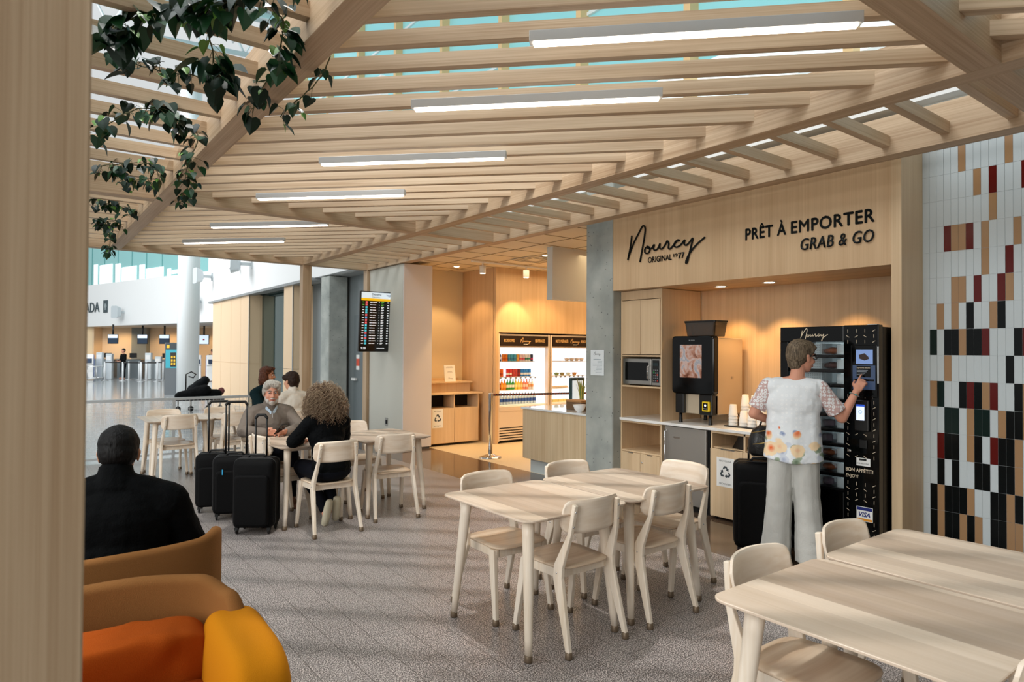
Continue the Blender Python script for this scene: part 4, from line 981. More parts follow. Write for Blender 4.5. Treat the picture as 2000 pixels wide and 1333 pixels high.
# serving counter
sc_ = thing('serving_counter', 'oak fronted serving counter with white top, in front of the fridges', 'counter', (5.5, 5.66, 0))
MB().bx(0, .75, 0, 1.36, .19, .85).build('front_body', wood('counter_oak', '#dcc6a2', '#c5a983', 'Z', .45, fine=95, coarse=7, planks=('Y', .45), plank_c=(.95, .94, .93)), sc_, bevel=.002)
MB().bx(.09, .70, .02, 1.30, 0, .19).build('plinth', mat('pale_plinth', '#c9d2d2', .4), sc_)
MB().bx(-.02, .80, -.01, 1.38, .85, .875).build('top', mat('counter_glass_white', '#e9eef0', .08, coat=.5), sc_, bevel=.003)
bk = thing('woven_basket', 'two-toned woven box with brown lid on the serving counter', 'basket', (5.83, 6.28, .875), .1)
MB().bx(-.09, .09, -.13, .13, 0, .10).build('weave', mat('dark_weave', '#6b5238', .8, bump=.6, bump_scale=90), bk, bevel=.004)
MB().bx(-.095, .095, -.135, .135, .10, .125).build('lid', mat('tan_lid', '#a5794a', .7), bk, bevel=.004)
pb = MB().lathe([(.03, 0), (.06, .03), (.085, .09), (.08, .09), (.055, .035), (.0, .02)], seg=20, caps=False).build('white_bowl', mat('ceramic_white', '#eef0f0', .2)); pb.location = (5.62, 6.03, .875); tag(pb, 'small white bowl on the serving counter beside the pillar', 'bowl')
pl = thing('snake_plant', 'small plant with yellow-edged pointed leaves on the counter, half behind the pillar', 'plant', (6.12, 6.53, .875))
MB().lathe([(.04, 0), (.06, .10), (.055, .10), (.0, .09)], seg=16, caps=False).build('pot', mat('ceramic_white', '#eef0f0', .2), pl)
lf = MB()
for k in range(7):
    a = k*.9; h_ = .24+.05*(k % 3); d = Vector((math.cos(a), math.sin(a), 0)); s_ = Vector((-d.y, d.x, 0))
    for q, (w0, w1, mi) in enumerate(((.0, .55, 0), (.55, 1.0, 1))):
        lf.mat(mi); pts = []
        for sgn in (1, -1):
            prev = None
            for j in range(6):
                u = j/5; ww = .018*math.sin(PI*(.25+.75*u))*(1.0); c = d*(.02+.07*u*u)+Vector((0, 0, .09+h_*u)); a_ = c+s_*sgn*ww*w0; b2 = c+s_*sgn*ww*w1
                if prev: lf.raw([prev[0], prev[1], b2, a_], [(0, 1, 2, 3)])
                prev = (a_, b2)
lf.build('leaves', [mat('leaf_dark', '#4c6b34', .5), mat('leaf_edge', '#c9bd52', .5)], pl)
mn = MB().bx(6.03, 6.28, 6.65, 6.68, .875, 1.27).bx(6.05, 6.26, 6.646, 6.65, .90, 1.25).build('till_screen', [mat('screen_frame_teal', '#2b4a50', .3)]); tag(mn, 'dark framed till screen standing on the serving counter behind the plant', 'screen')
mn2 = MB().bx(6.06, 6.25, 6.642, 6.646, .92, 1.23).build('display', mat('till_glow', '#dfeaf0', .3, emit='#dfeaf0', emit_s=.7), mn)
# rope stanchion
st = thing('rope_post', 'chrome queue post with round base at the kiosk entrance', 'queue post', (5.80, 8.2, 0))
MB().lathe([(.17, 0), (.17, .012), (.12, .03), (.035, .06), (.03, .065)], seg=32).build('base', CHROME, st)
MB().lathe([(.032, .06), (.032, .97), (.034, .985), (.0, .99)], seg=20).build('pole', CHROME, st)
bt = MB().box((0, 0, 0), (2.05, .004, .035)).build('queue_belt', mat('belt', '#3a3330', .7)); bt.location = (6.85, 8.05, .945); bt.rotation_euler = (0, .012, -.12)
tag(bt, 'striped retractable belt running from the chrome post behind the counter', 'belt')
q = MB()
for k in range(40): q.box((-1.0+k*.052, -.003, 0), (.018, .002, .016))
q.build('belt_pattern', mat('belt_red', '#b04a34', .7), bt)
# sheet on the pillar
ps = thing('price_sheet', 'white price sheet taped to the concrete pillar', 'sheet', (5.345, 5.44, 1.50))
MB().bx(-.0015, 0, -.108, .108, -.145, .145).build('paper', mat('sheet_white', '#e6edf0', .7), ps)
signature('signature', INK, ps, (-.003, .055, .07), FACE_X, .11, thick=.13, ext=0)
q = MB(); rr = random.Random(2)
q.bx(-.003, -.002, -.06, .06, .035, .041)
for k in range(9): q.bx(-.003, -.002, -.08+.0, .08-rr.random()*.09, .015-k*.016, .018-k*.016)
q.build('printed_lines', mat('grey_blue_print', '#8fa2ab', .7), ps)
# ================================================================ people
V3 = lambda *a: Vector(a)
def skin(name, c): return mat(name, c, .5, spec=.35)
def fabric(name, c, rough=.85, bump=.25, sc=260):
    return mat(name, c, rough, spec=.12, bump=bump, bump_scale=sc)

def hairmat(name, c1, c2):
    m = bpy.data.materials.new(name); m.use_nodes = True; nt = m.node_tree; b = nt.nodes['Principled BSDF']; L = nt.links.new
    t = _n(nt, 'ShaderNodeTexCoord'); mp = _n(nt, 'ShaderNodeMapping'); mp.inputs['Scale'].default_value = (150, 150, 12); L(t.outputs['Object'], mp.inputs['Vector'])
    n = _n(nt, 'ShaderNodeTexNoise', Scale=1.0, Detail=3.0, Distortion=.6); L(mp.outputs[0], n.inputs['Vector'])
    r = _n(nt, 'ShaderNodeValToRGB'); e = r.color_ramp.elements; e[0].position = .34; e[0].color = srgb(c2); e[1].position = .66; e[1].color = srgb(c1); L(n.outputs['Fac'], r.inputs['Fac']); L(r.outputs['Color'], b.inputs['Base Color'])
    bp = _n(nt, 'ShaderNodeBump', Strength=.7, Distance=.004); L(n.outputs['Fac'], bp.inputs['Height']); L(bp.outputs['Normal'], b.inputs['Normal']); b.inputs['Roughness'].default_value = .55; b.inputs['Specular IOR Level'].default_value = .18
    return m
def head_prims(mb, c, R, k=1.0, ears=True, jaw=1.0):
    """head around centre c, R its rotation (local +y is where the face looks)"""
    def P(x, y, z): return c+R @ (Vector((x, y, z))*k)
    def E(x, y, z, a, b, d): mb.ell(P(x, y, z), (a*k, b*k, d*k), 18, 12, R)
    E(0, -.012, .035, .074, .092, .088); E(0, .018, -.03, .060*jaw, .070, .085); E(0, .050, -.088, .028*jaw, .028, .024)
    E(0, .030, -.075, .046*jaw, .045, .035)
    E(0, .070, .032, .050, .020, .013); E(.034, .052, -.028, .028, .030, .028); E(-.034, .052, -.028, .028, .030, .028)
    mb.chain([P(0, .086, .018), P(0, .098, -.005), P(0, .108, -.026)], [.009*k, .010*k, .0135*k], 10)
    E(.012, .096, -.028, .009, .010, .008); E(-.012, .096, -.028, .009, .010, .008)
    E(0, .084, -.056, .025, .011, .006); E(0, .082, -.067, .021, .011, .007)
    if ears:
        for s in (-1, 1):
            E(s*.077, -.004, -.004, .008, .018, .030); E(s*.080, -.012, .008, .010, .014, .018); E(s*.076, .002, -.026, .008, .009, .010)
def face_parts(parent, c, R, k=1.0, iris='#3a2a1c', brow='#5a4a3a', look=0):
    def P(x, y, z): return c+R @ (Vector((x, y, z))*k)
    e = MB(); ir = MB(); br = MB(); ld = MB()
    for s in (-1, 1):
        e.ell(P(s*.030, .0805, .008), (.0120*k, .0115*k, .0092*k), 14, 10, R)
        ir.ell(P(s*.030+look*.004, .0905, .008), (.0056*k, .0026*k, .0054*k), 12, 8, R)
        ld.tube([P(s*(.030+q*.0135), .0915-.006*q*q, .0125-.004*q*q) for q in (-1, -.5, 0, .5, 1)], .0022*k, 6)
        br.chain([P(s*.014, .092, .028), P(s*.030, .091, .034), P(s*.050, .080, .028)], [.0038*k, .0048*k, .0025*k], 8)
    e.build('eyes', mat('eye_white', '#e9e5df', .2), parent); ir.build('irises', mat('iris_'+iris[1:], iris, .15), parent)
    ld.build('eyelids', mat('lash_line', '#6d4a3c', .6), parent); br.build('eyebrows', mat('brow_'+brow[1:], brow, .8), parent)
    lp = MB(); lp.tube([P(-.022, .088, -.060), P(-.010, .0945, -.058), P(0, .0955, -.060), P(.010, .0945, -.058), P(.022, .088, -.060)], [.0015*k, .0035*k, .004*k, .0035*k, .0015*k], 8)
    lp.tube([P(-.020, .087, -.064), P(0, .0945, -.068), P(.020, .087, -.064)], [.0015*k, .0042*k, .0015*k], 8)
    lp.build('lips', mat('lips', '#b06a5e', .5), parent)

def hand(mb, wrist, d, palm, side, curl=.35, k=1.0, point=False, spread=.12):
    """d: towards the fingertips, palm: the way the palm faces, side: unit towards the thumb"""
    d = d.normalized(); side = (side-d*side.dot(d)).normalized(); palm = d.cross(side)*(1 if d.cross(side).dot(palm) > 0 else -1); palm.normalize()
    w_ = wrist
    for q in (-.028, -.010, .010, .026): mb.cap(w_+side*q*.7*k+d*.012*k, w_+d*.080*k+side*q*k, .014*k, .0115*k, 10)
    mb.cap(w_-d*.03*k, w_+d*.03*k, .024*k, .021*k, 12)
    L = [.058, .078, .084, .074]; base = [-.030, -.011, .009, .028]; rad = [.0075, .0085, .0088, .0086]
    for i in range(4):
        cu = curl*(1.15-.08*i)
        if point: cu = .12 if i == 3 else 1.0
        p = w_+d*(.083-.006*abs(i-2))*k+side*base[i]*k; dd = (d+side*(i-1.7)*spread*.5).normalized(); pts = [p]; a = cu*.5
        for seg, fr_ in enumerate((.45, .30, .25)):
            a += cu*.55 if seg else 0
            v = (dd*math.cos(a)+palm*math.sin(a)).normalized(); p = p+v*L[i]*fr_*k; pts.append(p); a += cu*.4
        mb.chain(pts, [rad[i]*k*1.08, rad[i]*k, rad[i]*.92*k, rad[i]*.78*k], 10)
    p = w_+d*.022*k+side*.022*k; v1 = (d*.62+side*.72+palm*.25).normalized(); v2 = (d*.85+side*.25+palm*.45).normalized()
    mb.chain([p, p+v1*.038*k, p+v1*.038*k+v2*.030*k, p+v1*.038*k+v2*.052*k], [.0145*k, .0112*k, .0098*k, .0085*k], 10)

def person(label, loc, rz, group=None): return thing('person', label, 'person', loc, rz, group)
def Rz(a): return Matrix.Rotation(a, 3, 'Z')

def seated(t, J, skin_m, vox=.006):
    """J: joints in the person's own frame"""
    mb = MB(); head_prims(mb, J['head'], J['R'], J.get('k', 1.0), jaw=J.get('jaw', 1.0))
    mb.chain([J['head']+J['R'] @ V3(0, -.02, -.06), J['neck']], [.054, .060])
    torso(mb, J, 0)
    for s in ('L', 'R'):
        mb.chain([J['sh'+s], J['el'+s], J['wr'+s]], [.046, .036, .026])
        if 'hd'+s in J: d, p, sd, cu = J['hd'+s]; hand(mb, J['wr'+s], d, p, sd, cu, .98)
    legs(mb, J, 0, True)
    return blob('body', mb, skin_m, t, vox, 2)
def torso(mb, J, inf):
    ch, hp, nk = J['chest'], J['hip'], J['neck']; b = J.get('build', 1.0)
    up = (ch-hp).normalized(); R = J.get('TR', Matrix.Identity(3))
    mb.ell(hp+up*.02, ((.155+inf)*b, .115+inf, .12+inf), 20, 12, R); mb.ell((hp+ch)/2, ((.142+inf)*b, .105*b+inf, .17+inf), 20, 12, R)
    mb.ell(ch, ((.158+inf)*b, .108*b+inf, .165+inf), 20, 12, R)
    for s in ('L', 'R'):
        mb.cap(nk+(ch-nk)*.15, J['sh'+s], .058+inf, .052+inf); mb.cap(ch, J['sh'+s], .075+inf, .048+inf)
def sleeves(mb, J, inf, to=1.0, r=(.052, .045, .034)):
    for s in ('L', 'R'):
        a, b, c = J['sh'+s], J['el'+s], J['wr'+s]; mb.cap(a, b, r[0]+inf, r[1]+inf)
        if to > 0: mb.cap(b, b+(c-b)*to, r[1]+inf, r[2]+inf)
def legs(mb, J, inf, feet=False):
    for s in ('L', 'R'):
        hp = J['hip']+J.get('TR', Matrix.Identity(3)) @ V3(.085*(1 if s == 'R' else -1), .02, -.02)
        mb.chain([hp, J['kn'+s], J['an'+s]], [.082+inf, .058+inf, .040+inf])
        if feet: mb.cap(J['an'+s]+V3(0, -.03, -.03), J['to'+s], .032, .026)
def shoes(t, J, m, sole):
    for s in ('L', 'R'):
        mb = MB(); a, b = J['an'+s], J['to'+s]; d = (b-a); dn = d.normalized()
        mb.chain([a-dn*.03+V3(0, 0, -.02), a+d*.5+V3(0, 0, -.005), b], [.040, .038, .033]); blob('shoe', mb, m, t, .006, 2)
def hair_cap(mb, c, R, k=1.0, back=.0, parts=()):
    def E(x, y, z, a, b, d): mb.ell(c+R @ (Vector((x, y, z))*k), (a*k, b*k, d*k), 20, 12, R)
    E(0, -.022, .048, .082, .094, .085); E(0, -.045, .012, .079, .072, .078)
    for p in parts: E(*p)

def strands(name, m, parent, c, R, n, L, r=.0016, curl=.0, freq=30, seed=1, spread=(.085, .1, .09), ymax=.03, flow=V3(0, -.2, -1), zmin=-.03, out=.6):
    """hair as many thin tubes from the scalp; curly when curl > 0"""
    rr = random.Random(seed); mb = MB(); k = 0
    while k < n:
        a = rr.uniform(0, 2*PI); z = rr.uniform(zmin/.09, 1.0); q = math.sqrt(max(0, 1-z*z))
        p = Vector((spread[0]*q*math.cos(a), spread[1]*q*math.sin(a)-.015, spread[2]*z+.03))
        if p.y > ymax and p.z < .055: continue
        k += 1
        nrm = Vector((p.x/spread[0], p.y/spread[1], (p.z-.03)/spread[2])).normalized(); Lk = L*rr.uniform(.7, 1.1); N = 44 if curl else 6
        pts = []; rad = []; ph = rr.uniform(0, 6.28); cur = p.copy()
        for j in range(N):
            u = j/(N-1); v = (nrm*(out*(1-u))+flow*(.35+u)).normalized(); cur = cur+v*Lk/N
            w1 = v.cross(Vector((.3, .5, .2))).normalized(); w2 = v.cross(w1)
            off = (w1*math.cos(ph+freq*u)+w2*math.sin(ph+freq*u))*curl*min(1, u*3)
            pts.append(c+R @ (cur+off)); rad.append(r*(1-.5*u))
        mb.tube(pts, rad, 4, caps=False)
    return mb.build(name, m, parent)

SK1 = skin('skin_light', '#d9a183'); SK2 = skin('skin_rosy', '#d79a80'); SK3 = skin('skin_tan', '#b98262')

# ---- the woman at the vending machine (standing, seen from behind)
wl = person('person standing in a white flowered blouse and wide trousers, touching the vending machine screen', (4.81, 2.752, 0), -math.radians(66))
HD = V3(.062, .022, 1.592); HRm = Rz(-math.radians(46)) @ Matrix.Rotation(-.06, 3, 'X')
J = dict(head=HD, R=HRm, neck=V3(.028, -.015, 1.43), chest=V3(0, .0, 1.26), hip=V3(0, 0, .93), shL=V3(-.175, -.005, 1.375), shR=V3(.175, .0, 1.37),
         elL=V3(-.285, -.03, 1.145), wrL=V3(-.165, .16, 1.07), elR=V3(.335, .075, 1.135), wrR=V3(.435, .105, 1.345), build=1.12)
mb = MB(); head_prims(mb, HD, HRm, 1.0); mb.chain([HD+HRm @ V3(0, -.025, -.06), J['neck'], V3(0, 0, 1.36)], [.050, .055, .07])
torso(mb, J, -.005)
for s in ('L', 'R'): mb.chain([J['sh'+s], J['el'+s], J['wr'+s]], [.050, .040, .025])
hand(mb, J['wrR'], V3(.40, .42, .80), V3(.3, .8, -.5), V3(-.8, .3, .4), .6, .95, point=True)
hand(mb, J['wrL'], V3(.9, .35, -.1), V3(0, -1, 0), V3(0, .2, 1), .7, .92)
for s in (-1, 1): mb.chain([V3(s*.09, 0, .9), V3(s*.10, .01, .5), V3(s*.105, -.01, .08)], [.08, .055, .038]); mb.cap(V3(s*.105, -.03, .04), V3(s*.12, .13, .03), .034, .026)
body = blob('body', mb, SK2, wl, .0055, 2)
face_parts(wl, HD, HRm, 1.0)
g = MB()
for s in (-1, 1):
    g.tube([HD+HRm @ V3(s*.032+.024*math.cos(a), .098-.006*abs(math.cos(a)), .008+.017*math.sin(a)) for a in [q*PI/8 for q in range(16)]], .003, 6, closed=True)
    g.tube([HD+HRm @ V3(s*.058, .092, .014), HD+HRm @ V3(s*.078, .05, .014), HD+HRm @ V3(s*.084, -.01, .010)], .0032, 6)
g.tube([HD+HRm @ V3(-.010, .100, .012), HD+HRm @ V3(.010, .100, .012)], .002, 6)
g.build('glasses', BLACK, wl)
HAIRG = hairmat('hair_ash_brown', '#857561', '#3e3429')
hb_ = MB(); hair_cap(hb_, HD, HRm, 1.09, parts=((0, .02, .085, .070, .060, .040), (0, -.060, -.035, .060, .040, .058), (0, -.045, -.065, .045, .032, .04), (.035, .050, .072, .035, .030, .024), (-.035, .050, .072, .035, .030, .024), (.066, .018, .050, .016, .032, .030), (-.066, .018, .050, .016, .032, .030)))
h_ = blob('hair', hb_, HAIRG, wl, .0055, 2, disp=(.006, .02))
# blouse: white with eyelets, watercolour flowers near the hem
def blouse():
    m = bpy.data.materials.new('flowered_cotton'); m.use_nodes = True; nt = m.node_tree; b = nt.nodes['Principled BSDF']; L = nt.links.new
    t = _n(nt, 'ShaderNodeTexCoord'); s = _n(nt, 'ShaderNodeSeparateXYZ'); L(t.outputs['Object'], s.inputs[0])
    def vor(scale, seed, feat='F1'):
        a = _n(nt, 'ShaderNodeVectorMath', operation='ADD'); a.inputs[1].default_value = (seed, seed*.7, seed*.3); L(t.outputs['Object'], a.inputs[0])
        no = _n(nt, 'ShaderNodeTexNoise', Scale=22.0, Detail=2.0); L(a.outputs[0], no.inputs['Vector'])
        mx = _n(nt, 'ShaderNodeVectorMath', operation='MULTIPLY_ADD'); mx.inputs[1].default_value = (.03, .03, .03); L(no.outputs['Color'], mx.inputs[0]); L(a.outputs[0], mx.inputs[2])
        v = _n(nt, 'ShaderNodeTexVoronoi', Scale=scale, feature=feat); mq = _n(nt, 'ShaderNodeMapping'); mq.inputs['Scale'].default_value = (1, .22, 1); L(mx.outputs[0], mq.inputs['Vector']); L(mq.outputs[0], v.inputs['Vector']); return v
    def mask(z0, z1):      # 1 below z0, 0 above z1
        r = _n(nt, 'ShaderNodeMapRange'); r.inputs['From Min'].default_value = z1; r.inputs['From Max'].default_value = z0; L(s.outputs['Z'], r.inputs['Value']); return r.outputs['Result']
    col = None
    base = _n(nt, 'ShaderNodeRGB'); base.outputs[0].default_value = srgb('#e9eef2'); col = base.outputs[0]
    # eyelets
    v = _n(nt, 'ShaderNodeTexVoronoi', Scale=30.0); v.inputs['Randomness'].default_value = .15; L(t.outputs['Object'], v.inputs['Vector'])
    r = _n(nt, 'ShaderNodeValToRGB'); r.color_ramp.interpolation = 'LINEAR'; e = r.color_ramp.elements; e[0].position = .16; e[0].color = (0, 0, 0, 1); e[1].position = .24; e[1].color = (1, 1, 1, 1); k = e.new(.34); k.color = (0, 0, 0, 1); L(v.outputs['Distance'], r.inputs['Fac'])
    f = _n(nt, 'ShaderNodeMath', operation='MULTIPLY'); f.inputs[1].default_value = .65; L(r.outputs['Color'], f.inputs[0])
    mx = _n(nt, 'ShaderNodeMix', data_type='RGBA'); L(f.outputs[0], mx.inputs['Factor']); L(col, mx.inputs[6]); mx.inputs[7].default_value = srgb('#fdfefe'); col = mx.outputs[2]
    for (scale, seed, th, c1, c2, z0, z1) in ((13, 9.1, .42, '#4f6a4c', '#9fb09a', .90, 1.08), (11, 5.3, .46, '#7f92ba', '#d3dae6', .93, 1.13), (8.5, 2.2, .52, '#e8601a', '#f8dcb4', .93, 1.10)):
        v = vor(scale, seed); fac = mask(z0, z1); th_ = _n(nt, 'ShaderNodeMath', operation='MULTIPLY'); th_.inputs[1].default_value = th; L(fac, th_.inputs[0])
        lt = _n(nt, 'ShaderNodeMapRange'); L(v.outputs['Distance'], lt.inputs['Value']); lt.inputs['To Min'].default_value = 1; lt.inputs['To Max'].default_value = 0
        L(th_.outputs[0], lt.inputs['From Max']); sb = _n(nt, 'ShaderNodeMath', operation='SUBTRACT'); sb.inputs[1].default_value = .06; L(th_.outputs[0], sb.inputs[0]); L(sb.outputs[0], lt.inputs['From Min'])
        cr = _n(nt, 'ShaderNodeValToRGB'); ce = cr.color_ramp.elements; ce[0].position = .04; ce[0].color = srgb(c1); ce[1].position = .30; ce[1].color = srgb(c2); L(v.outputs['Distance'], cr.inputs['Fac'])
        mx = _n(nt, 'ShaderNodeMix', data_type='RGBA'); L(lt.outputs[0], mx.inputs['Factor']); L(col, mx.inputs[6]); L(cr.outputs['Color'], mx.inputs[7]); col = mx.outputs[2]
    L(col, b.inputs['Base Color']); b.inputs['Roughness'].default_value = .8; return m
bl = MB(); Jb = dict(J)
bl.ell(V3(0, 0, 1.24), (.205, .142, .20), 24, 14); bl.cap(V3(-.125, -.01, 1.355), V3(.125, -.01, 1.355), .085, .085); bl.cap(V3(0, 0, 1.3), J['shL'], .10, .062); bl.cap(V3(0, 0, 1.3), J['shR'], .10, .062)
rg = []
for z, a, b in ((1.30, .190, .130), (1.15, .190, .135), (1.0, .200, .145), (.90, .210, .152), (.815, .216, .155), (.80, .214, .153)):
    rg.append([(a*math.cos(q*PI/18), b*math.sin(q*PI/18)+.006*math.sin(q*1.1), z+.012*math.sin(q*PI/9+1)*(z < .85)) for q in range(36)])
loft(bl, rg[::-1], smooth=True)
blouse_m = blouse()
ob = blob('blouse', bl, blouse_m, wl, .008, 3, disp=(.012, .09))
def sheer():
    m = bpy.data.materials.new('sheer_sleeve'); m.use_nodes = True; nt = m.node_tree; b = nt.nodes['Principled BSDF']; L = nt.links.new
    t = _n(nt, 'ShaderNodeTexCoord'); v = _n(nt, 'ShaderNodeTexVoronoi', Scale=36.0); v.inputs['Randomness'].default_value = .2; L(t.outputs['Object'], v.inputs['Vector'])
    r = _n(nt, 'ShaderNodeValToRGB'); e = r.color_ramp.elements; e[0].position = .20; e[0].color = srgb('#cfb2ae'); e[1].position = .26; e[1].color = srgb('#f0f1f3'); k = e.new(.44); k.color = srgb('#f0f1f3'); k = e.new(.5); k.color = srgb('#c9aaa6')
    L(v.outputs['Distance'], r.inputs['Fac']); L(r.outputs['Color'], b.inputs['Base Color']); b.inputs['Roughness'].default_value = .8; return m
shm = sheer()
for s in ('L', 'R'):
    sl = MB(); a, b = J['sh'+s], J['el'+s]; d = (b-a); sl.cap(a+d*.05, a+d*.62, .067, .066)
    sl.tube([a+d*.60, a+d*.80], [.068, .070], 20); blob('sleeve', sl, shm, wl, .007, 2)
TRW = fabric('pale_crepe', '#c5c5c0', .85, .15, 90)
tz = MB(); tz.ell(V3(0, 0, .90), (.185, .135, .14), 24, 12)
for s in (-1, 1):
    rg = []
    for z, cx, rx, ry in ((.86, .082, .100, .128), (.72, .088, .098, .118), (.52, .098, .092, .105), (.30, .112, .098, .108), (.12, .124, .108, .118), (.035, .13, .114, .125)):
        rg.append([(s*cx+rx*math.cos(q*PI/14)*(1+.05*math.sin(q*2.2+z*3)), ry*math.sin(q*PI/14)-.005*(1-z)+.0, z) for q in range(28)])
    loft(tz, rg[::-1], smooth=True)
blob('trousers', tz, TRW, wl, .008, 2, disp=(.010, .10))
for s in (-1, 1): blob('shoe', MB().chain([V3(s*.12, -.05, .035), V3(s*.12, .05, .04), V3(s*.13, .15, .03)], [.034, .036, .028]), fabric('black_shoe', '#141414', .5), wl, .006, 2)
bc = MB(); wv = (J['wrR']-J['elR']).normalized(); pc = J['wrR']-wv*.035; u1 = wv.cross(V3(0, 0, 1)).normalized(); u2 = wv.cross(u1)
for q in range(18): a = q*PI/9; bc.mat(1 if q % 6 == 0 else 0).ell(pc+(u1*math.cos(a)+u2*math.sin(a))*.032, (.0075 if q % 6 == 0 else .0045,)*3, 8, 6)
bc.build('bracelet', [mat('silver_bead', '#a9a9a4', .3, metal=.8), mat('turquoise', '#3aa6a0', .3)], wl)

# ---- the grey-haired man, seated, looking to the viewer's left
gm = person('person with grey hair and white beard in a taupe half-zip sweater, holding a phone', (2.16, 7.10, 0), PI-.10)
HD = V3(.0, .10, 1.175); HRm = Rz(-.06) @ Matrix.Rotation(-.05, 3, 'X')
J = dict(head=HD, R=HRm, neck=V3(0, .03, 1.03), chest=V3(0, .03, .86), hip=V3(0, -.08, .56), shL=V3(-.185, .02, .965), shR=V3(.185, .02, .965),
         elL=V3(-.285, .16, .80), wrL=V3(-.11, .335, .785), elR=V3(.285, .16, .80), wrR=V3(.10, .30, .785),
         hdL=(V3(.8, .45, .02), V3(0, .2, -1), V3(.3, .6, .5), .5), hdR=(V3(-.85, .4, .1), V3(0, .3, -1), V3(.2, .3, .9), .7),
         knL=V3(-.15, .36, .56), knR=V3(.13, .36, .56), anL=V3(-.16, .30, .13), anR=V3(.12, .46, .12), toL=V3(-.18, .42, .04), toR=V3(.12, .60, .04), build=1.15, jaw=1.08)
seated(gm, J, SK2, .0055)
face_parts(gm, HD, HRm, 1.0, iris='#3b4a52', brow='#8a8078', look=1)
GREYH = hairmat('hair_grey', '#cfc9bf', '#837c73')
hb_ = MB(); hair_cap(hb_, HD, HRm, 1.05, parts=((-.02, .035, .092, .068, .055, .034), (.05, .035, .072, .034, .045, .035), (-.062, .03, .06, .022, .04, .04), (.075, .0, .02, .014, .035, .05), (-.075, .0, .02, .014, .035, .05), (-.03, .075, .075, .035, .018, .018)))
h_ = blob('hair', hb_, GREYH, gm, .0055, 2, disp=(.008, .03))
bd = MB()
for (x, y, z, a, b, d) in ((0, .058, -.098, .034, .028, .026), (.040, .040, -.075, .022, .034, .030), (-.040, .040, -.075, .022, .034, .030), (0, .083, -.084, .020, .014, .012), (.058, .012, -.048, .012, .022, .030), (-.058, .012, -.048, .012, .022, .030)): bd.ell(HD+HRm @ V3(x, y, z), (a, b, d), 14, 10, HRm)
bd.chain([HD+HRm @ V3(-.026, .086, -.052), HD+HRm @ V3(0, .097, -.046), HD+HRm @ V3(.026, .086, -.052)], [.006, .0095, .006])
blob('beard', bd, mat('beard_white', '#d5cec6', .7, bump=.8, bump_scale=300), gm, .005, 1, disp=(.004, .012))
TAUPE = fabric('taupe_knit', '#7b7168')
sw = MB(); torso(sw, J, .022); sleeves(sw, J, .018, .93); sw.chain([J['neck']+V3(0, .01, -.01), J['neck']+V3(0, .02, .045)], [.085, .072])
blob('sweater', sw, TAUPE, gm, .007, 2, disp=(.012, .06))
co = MB()
for s in (-1, 1): co.raw([(s*.006, .145, .985), (s*.055, .115, 1.045), (s*.062, .10, 1.01), (s*.020, .155, .93)], [(0, 1, 2, 3), (3, 2, 1, 0)])
co2 = co.build('shirt_collar', mat('collar_blue_white', '#bcd0e2', .6), gm); q = co2.modifiers.new('t', 'SOLIDIFY'); q.thickness = .006
MB().tube([(0, .150, .985), (0, .163, .93), (0, .168, .87)], .003, 6).build('zip', ALU, gm)
NAVY = fabric('navy_trousers', '#0b0d15')
pn = MB(); legs(pn, J, .016); pn.ell(J['hip'], (.18, .13, .11)); blob('trousers', pn, NAVY, gm, .009, 2, disp=(.01, .08))
shoes(gm, J, fabric('brown_shoe', '#6b4a3a', .5), None)
ph = MB().xf(Matrix.Translation((2.16-.02, 7.10-.43, .83)) @ Euler((-.75, 0, .5)).to_matrix().to_4x4()).bx(-.036, .036, -.074, .074, -.004, .004).build('mobile_phone', GLOSSB, bevel=.003)
ph.parent = None; tag(ph, 'black phone held over the table by the grey-haired man', 'phone')

# ---- the curly-haired woman, seated with her back to the viewer
cw = person('person with long curly brown hair in a black jacket, seated with her back turned', (2.30, 5.82, 0), .10)
HD = V3(0, .10, 1.175); HRm = Rz(.12)
J = dict(head=HD, R=HRm, neck=V3(0, .04, 1.03), chest=V3(0, .03, .86), hip=V3(0, -.07, .55), shL=V3(-.165, .03, .965), shR=V3(.165, .03, .965),
         elL=V3(-.27, .14, .80), wrL=V3(-.12, .32, .785), elR=V3(.25, .16, .80), wrR=V3(.10, .32, .785), hdL=(V3(.8, .5, 0), V3(0, .2, -1), V3(.3, .6, .3), .6), hdR=(V3(-.8, .5, 0), V3(0, .2, -1), V3(-.3, .6, .3), .6),
         knL=V3(-.10, .33, .53), knR=V3(.13, .33, .53), anL=V3(.03, .16, .20), anR=V3(.13, .17, .21), toL=V3(.03, .10, .09), toR=V3(.13, .11, .10), build=1.0)
seated(cw, J, SK2, .007)
hb_ = MB()
for (x, y, z, a, b, d) in ((0, -.015, .035, .093, .102, .095), (0, -.045, -.05, .112, .075, .10), (.05, -.04, -.10, .065, .065, .08), (-.05, -.04, -.10, .065, .065, .08), (.0, -.06, -.12, .10, .055, .07)): hb_.ell(HD+HRm @ V3(x, y, z), (a, b, d), 20, 12, HRm)
h_ = blob('hair', hb_, mat('hair_curly_dark', '#4a3626', .6, bump=.9, bump_scale=70), cw, .008, 1, disp=(.03, .035))
strands('curls', mat('hair_curly_mid', '#6e5540', .5), h_, HD, HRm, 640, .245, .0019, curl=.011, freq=26, seed=2, spread=(.088, .092, .088), ymax=.05, flow=V3(0, -.15, -1), zmin=-.06, out=.75)
strands('curl_highlights', mat('hair_curly_light', '#a18b70', .5), h_, HD+V3(0, -.006, .004), HRm, 330, .235, .0017, curl=.011, freq=30, seed=8, spread=(.092, .098, .092), ymax=.04, flow=V3(0, -.17, -1), zmin=-.04, out=.8)
BLKQ = fabric('black_quilted', '#030507', .8, .6, 60)
